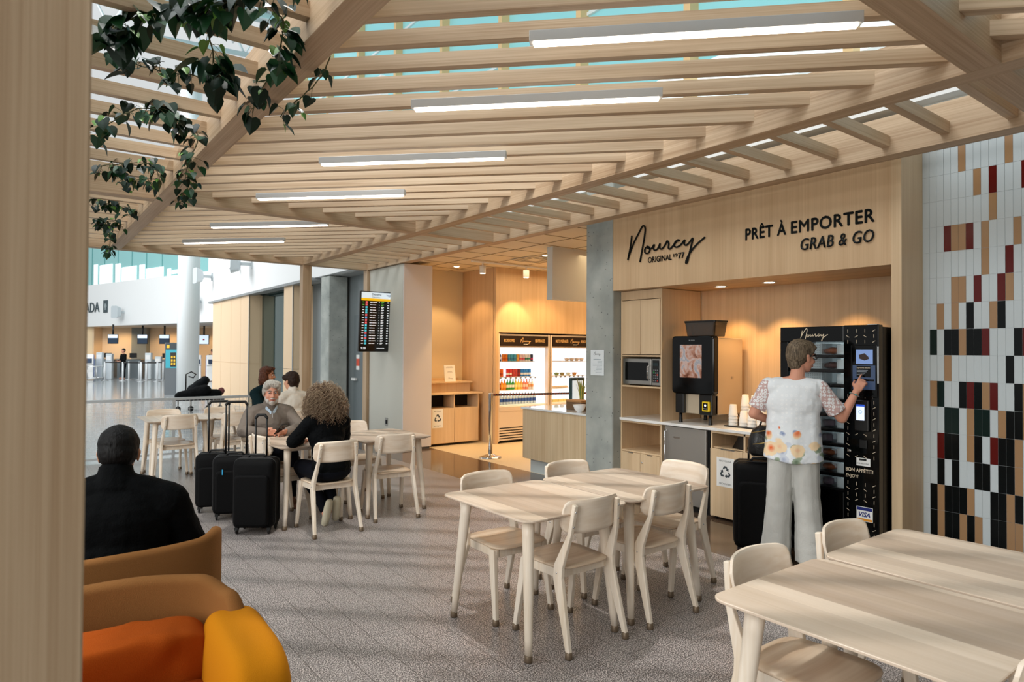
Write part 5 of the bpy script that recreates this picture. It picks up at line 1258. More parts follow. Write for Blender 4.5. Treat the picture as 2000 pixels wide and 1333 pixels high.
sw = MB(); torso(sw, J, .020); sleeves(sw, J, .016, .95); sw.ell(J['hip']+V3(0, 0, .03), (.185, .14, .13)); blob('jacket', sw, BLKQ, cw, .007, 2, disp=(.012, .06))
pn = MB(); legs(pn, J, .014); pn.cap(J['anL'], J['anL']+(J['toL']-J['anL'])*.5, .05, .042); pn.cap(J['anR'], J['anR']+(J['toR']-J['anR'])*.5, .05, .042); pn.ell(J['hip']+V3(0, 0, -.02), (.185, .135, .09)); blob('trousers', pn, NAVY, cw, .009, 2)
SOLE = fabric('cream_sole', '#cfc8b0', .7, .2, 60)
for s, (x, y, z, a, tw_) in enumerate(((.03, .065, .125, -1.25, .10), (.135, .085, .145, -1.15, -.35))):
    M = Matrix.Translation((x, y, z)) @ Euler((a, 0, tw_)).to_matrix().to_4x4(); sh = MB().xf(M)
    rg = []
    for yy, rx, rz_ in ((-.135, .020, .012), (-.12, .034, .022), (-.06, .041, .028), (0, .040, .030), (.06, .036, .032), (.115, .034, .030), (.13, .02, .02)): rg.append([(rx*math.cos(q*PI/9), yy, rz_*math.sin(q*PI/9)) for q in range(18)])
    loft(sh, rg, smooth=True); sh.build('shoe', SOLE, cw)

# ---- the man in black, foreground left, from behind
bm_ = person('person with short black hair and black coat on a sofa, seen from behind', (.375, 3.46, 0), -.30)
HD = V3(.0, .06, 1.14); HRm = Rz(.10) @ Matrix.Rotation(.14, 3, 'X').inverted()
J = dict(head=HD, R=HRm, neck=V3(0, .0, 1.02), chest=V3(0, -.03, .82), hip=V3(0, -.10, .50), shL=V3(-.215, -.01, .93), shR=V3(.215, -.01, .93),
         elL=V3(-.31, .05, .68), wrL=V3(-.12, .30, .66), elR=V3(.31, .05, .68), wrR=V3(.12, .30, .66), hdL=(V3(.7, .6, .1), V3(0, .2, -1), V3(.3, .3, .8), .6), hdR=(V3(-.7, .6, .1), V3(0, .2, -1), V3(-.3, .3, .8), .6),
         knL=V3(-.16, .38, .50), knR=V3(.16, .38, .50), anL=V3(-.16, .42, .12), anR=V3(.16, .42, .12), toL=V3(-.17, .58, .04), toR=V3(.17, .58, .04), build=1.22)
seated(bm_, J, SK3, .007)
hb_ = MB(); hair_cap(hb_, HD, HRm, 1.04, parts=((0, .03, .085, .066, .05, .032), (0, -.062, -.02, .062, .030, .045)))
BLKH = hairmat('hair_black', '#0c0a09', '#030202')
h_ = blob('hair', hb_, BLKH, bm_, .0055, 1, disp=(.006, .02))
COAT = fabric('black_wool', '#020304', .9, .3, 120)
sw = MB(); torso(sw, J, .035); sleeves(sw, J, .026, .96, (.058, .052, .042)); sw.chain([J['neck']+V3(0, -.01, -.02), J['neck']+V3(0, .0, .035)], [.10, .078])
sw.cap(V3(-.19, -.02, .90), V3(.19, -.02, .90), .085, .085); sw.ell(J['hip']+V3(0, 0, .02), (.235, .18, .15)); blob('coat', sw, COAT, bm_, .008, 2, disp=(.014, .08))
pn = MB(); legs(pn, J, .02); blob('trousers', pn, NAVY, bm_, .01, 2); shoes(bm_, J, BLACK, None)

# ---- two people farthest back
pw_ = person('person with short dark hair in a white shirt, seated with the back turned', (3.02, 8.88, 0), .15)
HD = V3(.0, .08, 1.195); HRm = Rz(.35)
J = dict(head=HD, R=HRm, neck=V3(0, .02, 1.05), chest=V3(0, .0, .87), hip=V3(0, -.07, .55), shL=V3(-.18, .0, .98), shR=V3(.18, .0, .98),
         elL=V3(-.25, .14, .79), wrL=V3(-.10, .33, .79), elR=V3(.25, .14, .79), wrR=V3(.10, .33, .79), hdL=(V3(.7, .6, 0), V3(0, .2, -1), V3(.3, .3, .8), .5), hdR=(V3(-.7, .6, 0), V3(0, .2, -1), V3(-.3, .3, .8), .5),
         knL=V3(-.13, .36, .54), knR=V3(.13, .36, .54), anL=V3(-.14, .36, .12), anR=V3(.14, .36, .12), toL=V3(-.14, .5, .04), toR=V3(.14, .5, .04), build=1.05)
seated(pw_, J, SK1, .009)
hb_ = MB(); hair_cap(hb_, HD, HRm, 1.10, parts=((0, -.055, -.035, .068, .042, .06), (.03, .04, .09, .06, .05, .03), (-.06, .03, .05, .03, .05, .04)))
blob('hair', hb_, hairmat('hair_dark_brown', '#3c291f', '#1a110c'), pw_, .007, 1, disp=(.012, .03))
sw = MB(); torso(sw, J, .022); sleeves(sw, J, .018, .95); sw.chain([J['neck'], J['neck']+V3(0, 0, .03)], [.075, .066]); blob('shirt', sw, fabric('cream_shirt', '#ddd5c8'), pw_, .009, 2, disp=(.012, .07))
pn = MB(); legs(pn, J, .014); pn.ell(J['hip'], (.18, .13, .11)); blob('trousers', pn, NAVY, pw_, .012, 2); shoes(pw_, J, BLACK, None)

bb = person('smiling person with shoulder-length brown hair and beard in a dark teal jacket', (2.93, 9.92, 0), PI+.65)
HD = V3(.0, .07, 1.245); HRm = Rz(.25)
J = dict(head=HD, R=HRm, neck=V3(0, .02, 1.08), chest=V3(0, .0, .88), hip=V3(0, -.07, .55), shL=V3(-.19, .0, .99), shR=V3(.19, .0, .99),
         elL=V3(-.26, .14, .80), wrL=V3(-.10, .33, .79), elR=V3(.26, .14, .80), wrR=V3(.10, .33, .79), hdL=(V3(.7, .6, 0), V3(0, .2, -1), V3(.3, .3, .8), .5), hdR=(V3(-.7, .6, 0), V3(0, .2, -1), V3(-.3, .3, .8), .5),
         knL=V3(-.13, .36, .54), knR=V3(.13, .36, .54), anL=V3(-.14, .36, .12), anR=V3(.14, .36, .12), toL=V3(-.14, .5, .04), toR=V3(.14, .5, .04), build=1.05)
seated(bb, J, SK3, .008); face_parts(bb, HD, HRm, 1.05, brow='#2c1c14')
hb_ = MB(); hair_cap(hb_, HD, HRm, 1.08, parts=((.082, -.02, -.03, .035, .055, .085), (-.082, -.02, -.03, .035, .055, .085), (0, -.07, -.06, .085, .05, .09), (.05, .03, .09, .04, .05, .03), (-.05, .03, .09, .04, .05, .03)))
blob('hair', hb_, hairmat('hair_auburn', '#6b3f2a', '#2e1810'), bb, .007, 1, disp=(.02, .035))
bd = MB()
for (x, y, z, a, b, d) in ((0, .056, -.10, .034, .028, .026), (.042, .038, -.075, .022, .034, .030), (-.042, .038, -.075, .022, .034, .030)): bd.ell(HD+HRm @ V3(x, y, z), (a, b, d), 14, 10, HRm)
bd.chain([HD+HRm @ V3(-.024, .088, -.050), HD+HRm @ V3(0, .098, -.046), HD+HRm @ V3(.024, .088, -.050)], [.004, .006, .004])
blob('beard', bd, mat('beard_brown', '#3a241a', .8), bb, .006, 1)
sw = MB(); torso(sw, J, .026); sleeves(sw, J, .020, .95); blob('jacket', sw, fabric('dark_teal_jacket', '#0d2226'), bb, .009, 2, disp=(.012, .07))
cl_ = MB(); cl_.chain([J['neck']+V3(0, .0, -.005), J['neck']+V3(0, .01, .04)], [.066, .060]); blob('shirt_collar', cl_, mat('collar_white', '#e8e8e6', .7), bb, .006, 1)
pn = MB(); legs(pn, J, .014); pn.ell(J['hip'], (.18, .13, .11)); blob('trousers', pn, NAVY, bb, .012, 2); shoes(bb, J, BLACK, None)
# ================================================================ lounge sofas, foreground left
BRN = fabric('caramel_wool', '#865a31', .9, .35, 420)
ORG = fabric('burnt_orange_wool', '#9a450d', .9, .3, 420)
YEL = fabric('mustard_wool', '#b9740a', .9, .3, 420)
def shell(path, tops, bot, th, name, m, parent, n=8):
    """upholstered back panel standing on a curved plan line"""
    P = catmull([(x, y, 0) for x, y in path], n); T = []
    for i in range(len(tops)-1):
        for k in range(n): u = k/n; u = u*u*(3-2*u); T.append(tops[i]*(1-u)+tops[i+1]*u)
    T.append(tops[-1]); rings = []
    for i, p in enumerate(P):
        t = (P[min(i+1, len(P)-1)]-P[max(i-1, 0)]).normalized(); nr = Vector((-t.y, t.x, 0)); ring = []
        end = min(1, min(i, len(P)-1-i)/2.0); hth = th/2*(.35+.65*end)
        z1, z0 = T[i], bot
        for a in range(13): an = PI*a/12; ring.append(p+nr*hth*math.cos(an)+V3(0, 0, z1-th/2+hth*math.sin(an)))
        for a in range(5): ring.append(p-nr*hth+V3(0, 0, z1-th/2-(z1-th/2-z0)*(a+1)/5))
        for a in range(5): ring.append(p+nr*hth+V3(0, 0, z0+(z1-th/2-z0)*a/5))
        rings.append(ring)
    mb = MB(); loft(mb, rings, smooth=True); o = mb.build(name, m, parent); 
    return o
def pillow(name, m, parent, loc, dims, rot=(0, 0, 0), folds=.012, e=.35):
    mb = MB(); nu, nv = 28, 18; rg = []
    for i in range(nv+1):
        ph = -PI/2+PI*i/nv; ring = []
        for k in range(nu*2):
            a = PI*k/nu; cp, sp = math.cos(ph), math.sin(ph); c_, s_ = math.cos(a), math.sin(a)
            f = lambda v, q: math.copysign(abs(v)**q, v)
            ring.append((dims[0]/2*f(cp, e)*f(c_, e), dims[1]/2*f(cp, e)*f(s_, e), dims[2]/2*f(sp, .55)))
        rg.append(ring)
    loft(mb, rg, smooth=True); o = mb.build(name, m, parent, loc=loc, rot=rot)
    sb = o.modifiers.new('fine', 'SUBSURF'); sb.levels = 1; sb.render_levels = 1
    t = bpy.data.textures.new(name+'_folds', 'CLOUDS'); t.noise_scale = .12; t.noise_depth = 1
    d = o.modifiers.new('folds', 'DISPLACE'); d.texture = t; d.strength = folds; d.texture_coords = 'LOCAL'
    return o
s1 = thing('lounge_sofa', 'curved lounge sofa in caramel, orange and mustard wool facing the viewer, lower left corner', 'sofa', (0, 0, 0), 0, 'lounge sofas standing back to back')
shell([(-.62, 2.42), (-.50, 2.60), (-.2, 2.71), (.1, 2.755), (.36, 2.735), (.56, 2.67), (.645, 2.57), (.67, 2.44)], [.66, .72, .76, .795, .80, .79, .745, .60], .20, .06, 'backrest', BRN, s1)
pillow('back_cushion', ORG, s1, (.16, 2.60, .525), (.84, .17, .30), (.22, 0, -.05), .03, .30)
pillow('seat_cushion', ORG, s1, (.14, 2.22, .39), (.92, .78, .20), (0, 0, 0), .012, .3)
pillow('armrest', YEL, s1, (.640, 2.36, .44), (.215, .62, .50), (0, 0, -.05), .001, .45)
pillow('armrest', YEL, s1, (-.46, 2.28, .43), (.22, .62, .44), (0, 0, .05), .001, .42)
MB().bx(-.42, .62, 1.95, 2.62, .12, .30).build('base', BRN, s1, bevel=.03)
for x, y in ((-.35, 2.0), (.55, 2.0), (-.35, 2.55), (.55, 2.55)): MB().lathe([(.016, 0), (.02, .12)], (x, y, 0), 12).build('leg', LEGW, s1)
s2 = thing('lounge_sofa', 'curved caramel lounge sofa turned away, under the man in the black coat', 'sofa', (0, 0, 0), 0, 'lounge sofas standing back to back')
shell([(-.75, 3.50), (-.62, 3.28), (-.3, 3.15), (.1, 3.11), (.42, 3.10), (.64, 3.13), (.74, 3.22), (.775, 3.36)], [.79, .79, .785, .79, .795, .80, .815, .79], .20, .05, 'backrest', BRN, s2)
pillow('seat_cushion', ORG, s2, (.08, 3.52, .37), (1.15, .66, .16), (0, 0, 0), .01, .3)
MB().bx(-.55, .66, 3.2, 3.82, .12, .30).build('base', BRN, s2, bevel=.03)
for x, y in ((-.45, 3.3), (.56, 3.3), (-.45, 3.75), (.56, 3.75)): MB().lathe([(.016, 0), (.02, .12)], (x, y, 0), 12).build('leg', LEGW, s2)
s3 = thing('lounge_sofa', 'low caramel sofa whose top edge shows behind the seated man at the left post', 'sofa', (.0, 0, 0))
shell([(-.35, 4.75), (.0, 4.85), (.28, 4.87), (.40, 4.83)], [.78, .80, .80, .72], .2, .06, 'backrest', BRN, s3)
MB().bx(-.35, .36, 4.9, 5.45, .12, .42).build('seat', ORG, s3, bevel=.05)

# ================================================================ luggage
NYL = fabric('black_nylon', '#030304', .6, .3, 300); RUB = mat('black_rubber', '#0a0a0a', .6)
def suitcase(name, label, loc, rz, w_, d_, h_, hh, group=None, spread=.09, red=False):
    t = thing(name, label, 'suitcase', loc, rz, group)
    mb = MB(); rings = []
    for z, ins in ((.055, .03), (.07, .008), (.10, 0), (h_-.06, 0), (h_-.02, .008), (h_, .035)): rings.append([(x, y, z) for x, y in rrect(w_-2*ins, d_-2*ins, .05-ins*.5)])
    loft(mb, rings, smooth=False); mb.sm = [True]*(len(mb.f)-2)+[False]*2; mb.build('shell', NYL, t)
    mb = MB(); rings = []
    for y, ins in ((-d_/2-.035, .05), (-d_/2-.03, .035), (-d_/2+.01, .03)): rings.append([(x, y, z+h_*.46) for x, z in rrect(w_-2*ins, h_*.78-2*ins, .04)])
    loft(mb, rings[::-1]); mb.build('front_pocket', NYL, t, bevel=.006)
    z_ = MB()
    for yy in (-d_*.22, d_*.22): z_.tube([(x*1.004, yy, zz*1.0+(h_+.055)/2) for x, zz in rrect(w_+.002, h_-.052, .055)], .004, 6, closed=True)
    z_.build('zip', mat('zip_black', '#17181a', .35), t)
    for s in (-1, 1): MB().tube([(s*spread, d_/2-.03, h_-.02), (s*spread, d_/2-.03, h_+hh)], .0085, 8).build('pull_tube', BLACK, t)
    MB().chain([(-spread, d_/2-.03, h_+hh-.015), (-spread+.02, d_/2-.03, h_+hh+.012), (spread-.02, d_/2-.03, h_+hh+.012), (spread, d_/2-.03, h_+hh-.015)], [.013]*4, 10).build('pull_grip', RUB, t)
    MB().tube([(-.08, 0, h_-.005), (-.06, 0, h_+.025), (.06, 0, h_+.025), (.08, 0, h_-.005)], .011, 8).build('carry_handle', RUB, t)
    for sx in (-1, 1):
        for sy in (-1, 1):
            wh = MB().xf(Matrix.Translation((sx*(w_/2-.04), sy*(d_/2-.035), .026)) @ Matrix.Rotation(PI/2, 4, 'Y')).lathe([(.020, -.009), (.026, -.006), (.026, .006), (.020, .009)], seg=14)
            wo = wh.build('wheel', mat('red_wheel', '#a01a1c', .4) if red else RUB, t)
            MB().bx(sx*(w_/2-.04)-.014, sx*(w_/2-.04)+.014, sy*(d_/2-.035)-.02, sy*(d_/2-.035)+.02, .035, .06).build('caster', RUB, t)
    return t
suitcase('suitcase', 'black fabric suitcase nearest to the viewer, standing in front of the other two', (1.755, 6.10, 0), -.62, .36, .25, .66, .36, 'three black suitcases by the couple', .05)
c2 = suitcase('suitcase', 'middle black suitcase with a small blue tag on its side', (1.73, 6.74, 0), -.35, .38, .24, .60, .50, 'three black suitcases by the couple', .095)
MB().bx(-.10, -.09, -.162, -.155, .44, .49).build('blue_tag', mat('cyan_tag', '#2f9fd0', .5), c2)
c3 = suitcase('suitcase', 'black suitcase at the back left of the three, long handle raised', (1.66, 7.14, 0), -.35, .38, .25, .58, .50, 'three black suitcases by the couple', .095)
# luggage of the woman at the machine
ls_ = suitcase('suitcase', 'large black suitcase standing at the left of the woman in the flowered blouse', (4.88, 3.07, 0), -.95, .42, .28, .74, .10, None, .09, red=True)
bp_ = thing('shoulder_bag', 'small black leather bag resting on top of the suitcase beside the woman', 'bag', (4.90, 3.02, .79), -.95)
bb_ = MB(); rings = []
for z, k in ((0, .85), (.03, 1), (.12, 1.0), (.20, .82), (.245, .45)): rings.append([(x*k, y*k, z) for x, y in rrect(.30, .17, .07)])
loft(bb_, rings, smooth=True); bb_.build('bag_body', mat('black_leather', '#0c0c0d', .38, bump=.3, bump_scale=60), bp_)
MB().tube([(-.13, -.08, .19), (-.02, -.10, .215), (.10, -.08, .20)], .004, 6).tube([(-.12, -.099, .10), (0, -.10, .12), (.12, -.098, .10)], .004, 6).build('zip', mat('gold_zip', '#a58a52', .3, metal=.8), bp_)
MB().tube([(-.07, 0, .22), (-.04, 0, .30), (.04, 0, .30), (.07, 0, .22)], .008, 8).build('handle', mat('black_leather', '#0c0c0d', .38), bp_)

# ================================================================ fence with wire mesh
fn = thing('mesh_fence', 'light grey rail fence with a white wire grid between café and hall', 'fence', (0, 10.93, 0))
GF = mat('fence_grey', '#b9bdbf', .45, metal=.2)
MB().bx(.09, 3.83, -.02, .02, .86, .90).build('top_rail', GF, fn, bevel=.003)
MB().bx(.09, 3.83, -.015, .015, .05, .08).build('bottom_rail', GF, fn)
for x in (.12, 1.92, 3.80): MB().bx(x-.02, x+.02, -.02, .02, 0, .86).build('upright', GF, fn)
wm_ = MB(); x = .16
while x < 3.8: wm_.bx(x-.0016, x+.0016, -.002, .001, .08, .86); x += .055
z = .12
while z < .86: wm_.bx(.12, 3.8, -.001, .002, z-.0016, z+.0016); z += .055
wm_.build('wire_grid', mat('wire_white', '#e1e4e5', .4), fn)

# ================================================================ departures screen
ds_ = thing('departures_screen', 'portrait flight departures screen hung near the far post', 'screen', (4.785, 10.08, 2.10))
TL = Matrix.Rotation(.07, 4, 'X')
MB().xf(TL).bx(-.285, .285, 0, .05, -.50, .50).build('case', BLACK, ds_, bevel=.006)
face = MB().xf(TL); face.mat(0).bx(-.27, .27, -.003, 0, -.485, .345).mat(1).bx(-.27, .27, -.003, 0, .385, .485).mat(2).bx(-.27, .27, -.003, 0, .345, .385)
face.build('display', [mat('display_black', '#050708', .12), mat('display_white', '#dcebf5', .3, emit='#dcebf5', emit_s=.75), mat('display_yellow', '#f2b90f', .3, emit='#f2b90f', emit_s=.75)], ds_)
rr = random.Random(11); q = MB().xf(TL); cols = ['#e8eef2', '#e8626a', '#5fa8dc', '#4fc7d8', '#5fae3e', '#f4f0ee']
for r in range(17):
    z = .32-r*.0425
    def bar(x0, x1, h=.007, m=0, dz=0): q.mat(m).bx(x0, x1, -.0045, -.0035, z+dz-h, z+dz+h)
    bar(-.250, -.215, .006, 4 if r < 2 else 0); bar(-.195, -.160, .016, rr.choice([1, 2, 5, 1, 3]))
    bar(-.115, -.072, .006); bar(-.066, -.02+rr.random()*.03, .005, 5); bar(.045, .055, .006); bar(.085, .135, .006, 4 if r < 2 else 0, .005); bar(.085, .12, .004, 4 if r < 2 else 5, -.009)
    bar(.195, .222, .008); bar(.244, .252, .005)
q.mat(0).bx(.03, .17, -.0045, -.0035, -.445, -.437)
q.build('table_rows', [mat('row_'+c[1:], c, .4, emit=c, emit_s=.7) for c in cols], ds_)
for s_, x, z, wd, ht, mm in (('Départs', -.09, .438, .17, .034, INK), ('Departures', -.085, .398, .14, .022, mat('grey_print', '#9a958d', .7)), ('YQB', .17, .425, .09, .034, mat('deep_blue', '#1d2b78', .4)), ('9:58', -.25, -.455, .085, .036, mat('row_e8eef2', '#e8eef2', .4))):
    o = text('screen_text', s_, mm, ds_, (0, 0, 0), FACE_Y, wd, ht, 0, bold=.01); M = TL @ Matrix.Translation((x, -.0048, z)) @ FACE_Y.to_4x4(); o.matrix_local = M
MB().bx(-.06, .30, .05, .09, -.06, .06).bx(.21, .25, .05, .12, -.05, .05).build('wall_bracket', BLACK, ds_)
so3 = thing('wall_socket', 'small steel socket on the white wall corner behind the table', 'socket', (5.025, 10.15, .42))
MB().bx(0, .006, -.05, .05, -.07, .07).build('plate', STEEL, so3); MB().bx(-.012, 0, -.02, .02, -.03, .03).build('plug', BLACK, so3)

# ================================================================ check-in hall furnishings
def hthing(name, label, cat, a, b, z=0, dr=0, group=None): x, y, _ = hall(a, b); return thing(name, label, cat, (x, y, z), HR+dr, group)
MONW = mat('monitor_lit', '#cfe0f2', .3, emit='#cfe0f2', emit_s=.9); MOND = mat('monitor_dark_blue', '#1f2c3a', .2, emit='#32465e', emit_s=.4)
for k, (a, nm) in enumerate(((-21.84, 'leftmost monitor hanging over the check-in desks'), (-20.22, 'monitor hanging in front of the grey pier of the check-in hall'), (-19.02, 'third monitor over the desks, left of the advertising pillar'), (-18.05, 'monitor over the desks half hidden by the white column'), (-16.86, 'white monitor with a red mark, right of the white column'))):
    t = hthing('checkin_monitor', nm, 'monitor', a, 36, 2.05, 0, 'monitors over the check-in desks')
    MB().bx(-.28, .28, 0, .06, -.16, .36).build('case', BLACK, t, bevel=.01)
    if k < 4: MB().bx(-.26, .26, -.006, 0, .16, .34).build('header_field', MONW, t); MB().bx(-.26, .26, -.006, 0, -.14, .16).build('text_field', MOND, t)
    else: MB().bx(-.26, .26, -.006, 0, -.14, .34).build('header_field', MONW, t); MB().bx(-.05, .05, -.009, -.006, .06, .14).build('red_mark', mat('mark_red', '#c8202a', .4), t)
    MB().tube([(0, .03, .34), (0, .03, .90)], .05, 8).build('drop_pole', BLACK, t)
def kiosk(a, b, dr, nm):
    t = hthing('checkin_kiosk', nm, 'kiosk', a, b, 0, dr, 'self check-in kiosks')
    P = [(-.22, .02), (.14, .02), (.20, .5), (.22, 1.0), (.10, 1.28), (-.04, 1.34), (-.16, 1.15), (-.24, .82), (-.16, .78), (-.17, .4)]
    mb = MB(); mb.prism([(y, z) for y, z in P], -.22, .22, 'x'); mb.build('body', WHITEPL, t, bevel=.03, seg=3)
    mb = MB(); mb.prism([(y+.03 if y > 0 else y+.2, z) for y, z in P[1:5]+[(.02, 1.30), (.10, .9), (.08, .2)]], -.235, .235, 'x'); mb.build('blue_side', mat('kiosk_blue', '#1f66d8', .3), t)
    MB().xf(Matrix.Translation((0, -.225, .98)) @ Matrix.Rotation(-.35, 4, 'X')).bx(-.15, .15, -.02, .0, -.11, .13).build('screen', mat('kiosk_screen', '#39465c', .1), t)
    return t
kiosk(-21.85, 34, .5, 'white and blue check-in kiosk at the left post'); kiosk(-16.10, 33.6, .5, 'white and blue check-in kiosk just right of the white column'); kiosk(-15.25, 33.4, .5, 'white check-in kiosk next to the wood-clad corner')
DESKM = mat('desk_grey', '#7d868a', .4)
for a, b, w_, nm in ((-21.35, 37, 1.3, 'grey check-in desk at the left behind the queue posts'), (-19.5, 37, 1.1, 'grey check-in desk behind the advertising pillar'), (-22.9, 37.2, 1.0, 'grey check-in desk farthest left')):
    t = hthing('checkin_desk', nm, 'desk', a, b, 0, 0, 'check-in desks'); MB().bx(-w_/2, w_/2, -.3, .3, 0, 1.0).build('front', DESKM, t); MB().bx(-w_/2-.03, w_/2+.03, -.33, .33, 1.0, 1.05).build('top', STEEL, t)
    MB().bx(-.2, .2, .1, .14, 1.12, 1.38).build('desk_screen', BLACK, t)
for a, b, hh, nm in ((-21.89, 35, 1.42, 'tall white bag-tag machine by the left kiosk'), (-21.5, 35.2, 1.36, 'second white bag-tag machine by the left desk'), (-19.30, 35, 1.41, 'tall white bag-tag machine in the middle of the hall'), (-18.88, 35.2, 1.22, 'lower grey bag-tag machine left of the advertising pillar')):
    t = hthing('tag_printer', nm, 'machine', a, b, 0, 0, 'bag-tag machines'); MB().bx(-.16, .16, -.1, .1, .0, hh).build('body', mat('pale_grey_machine', '#cdd5d8', .4), t, bevel=.03); MB().bx(-.12, .12, -.115, -.1, hh-.35, hh-.12).build('panel', WHITEPL, t)
posts = [(-20.7, 33.5), (-19.55, 33.1), (-18.35, 32.6), (-18.85, 34), (-17.6, 32.7), (-18.0, 34), (-19.35, 34.2), (-17.15, 34.3), (-20.0, 34.4)]
pn_ = ['nearest the left kiosk', 'second from the left', 'in front of the grey desk', 'behind the middle one', 'nearest the advertising pillar', 'beside the middle bag-tag machine', 'in the rear row, left', 'in the rear row, right', 'in the rear row, by the left desk']
for (a, b), nm in zip(posts, pn_):
    t = hthing('queue_post', 'white queue post of the check-in lane, '+nm, 'queue post', a, b, 0, 0, 'queue posts in the check-in hall')
    MB().lathe([(.17, 0), (.17, .02), (.04, .04)], seg=16).build('base', ALU, t); MB().lathe([(.045, .03), (.045, .96)], seg=12).build('pole', mat('post_white', '#dde1e3', .4), t)
for k, (p0, p1) in enumerate((((-20.7, 33.5), (-19.55, 33.1)), ((-19.55, 33.1), (-18.35, 32.6)), ((-18.35, 32.6), (-17.6, 32.7)), ((-20.0, 34.4), (-19.35, 34.2)), ((-18.85, 34), (-18.0, 34)))):
    A, B_ = Vector(hall(*p0, .93)), Vector(hall(*p1, .93)); o = MB().cap(A, B_, .03, .03, 6).build('lane_belt', BLACK); tag(o, 'dark belt between queue posts, '+['first stretch from the left kiosk', 'stretch before the grey desk', 'stretch ending at the advertising pillar', 'rear stretch at the left', 'rear stretch in the middle'][k], 'belt', 'queue belts in the check-in hall')
ap = thing('advertising_pillar', 'slim advertising pillar with a phone picture, left of the white column', 'sign', (4.52, 25.9, 0), -.35)
MB().bx(-.28, .28, 0, .12, 0, 1.85).build('pillar', mat('pillar_grey', '#5a6166', .3), ap)
MB().bx(-.25, .25, -.01, 0, .95, 1.83).build('poster', mat('poster_teal', '#3aa6b8', .5), ap); MB().bx(-.25, .25, -.012, -.01, 1.6, 1.83).build('poster_top', mat('poster_dark', '#3c4348', .5), ap)
o = MB().bx(-.10, .08, -.016, -.012, 1.0, 1.5).build('phone_picture', mat('pic_dark', '#2e2a20', .5), ap)
q = MB()
for i in range(2):
    for j in range(3): q.lathe([(.035, 0), (.035, .003)], seg=10) if False else q.box((-.05+i*.08, -.018, 1.10+j*.12), (.055, .003, .075))
q.build('app_tiles', mat('pic_yellow', '#f0c030', .5), ap); MB().bx(-.22, -.13, -.014, -.012, 1.66, 1.77).build('badge', mat('pic_yellow', '#f0c030', .5), ap)
# luggage cart in the hall and the pile of bags at the column
ct2 = hthing('luggage_cart', 'metal luggage cart by the left kiosk', 'cart', -21.2, 33.2)
m_ = MB()
for z in (.15, .72): m_.tube([(-.45, -.3, z), (.45, -.3, z), (.45, .3, z), (-.45, .3, z)], .025, 6, closed=True)
for x in (-.45, 0, .45): m_.tube([(x, -.3, .05), (x, -.3, .72)], .022, 6); m_.tube([(x, .3, .05), (x, .3, .72)], .022, 6)
m_.build('frame', ALU, ct2); MB().bx(-.45, .45, -.3, .3, .10, .14).build('deck', ALU, ct2)
tr2 = thing('bag_trolley', 'low trolley under the heap of dark bags in front of the white column', 'trolley', (3.95, 19.0, 0), -.2)
m_ = MB(); m_.bx(-.60, .60, -.3, .3, .28, .32); m_.build('deck', BLACK, tr2)
for x in (-.5, -.2, .2, .5): MB().xf(Matrix.Translation((x, -.25, .07)) @ Matrix.Rotation(PI/2, 4, 'X')).lathe([(.05, -.02), (.07, -.01), (.07, .01), (.05, .02)], seg=12).build('wheel', RUB, tr2); MB().tube([(x, -.25, .1), (x, -.25, .3)], .02, 6).build('stem', STEEL, tr2)
def heap(nm, lab, loc, prims, c, grp='bags heaped on the trolley'):
    mb = MB()
    for p in prims: mb.cap(*p)
    o = blob(nm, mb, fabric('bag_'+c[1:], c, .8, .4, 30), None, .02, 2, disp=(.04, .15)); o.location = loc; tag(o, lab, 'bag', grp)
heap('duffel_bag', 'black duffel bag lying at the front of the heap', (3.75, 18.9, .40), [((-.32, 0, 0), (.3, 0, .12), .10, .17)], '#0b0c0e')
heap('backpack', 'black backpack standing highest in the heap', (3.95, 19.1, .50), [((-.1, 0, 0), (.15, 0, .28), .20, .13)], '#101215')
heap('rolling_bag', 'wide black bag at the right of the heap', (4.12, 18.95, .42), [((-.25, 0, 0), (.25, 0, 0), .14, .14)], '#08090a')
heap('rucksack', 'dusty red rucksack at the right end of the heap', (4.43, 19.05, .42), [((-.05, 0, -.05), (.08, 0, .08), .12, .09)], '#7b4a4a')
MB().tube([(3.62, 19.2, .5), (3.62, 19.2, .95), (3.75, 19.2, 1.02), (3.86, 19.2, .95), (3.80, 19.2, .86), (3.68, 19.2, .9)], .018, 8).build('push_handle', BLACK, tr2, loc=(-3.95, -19.0, 0))
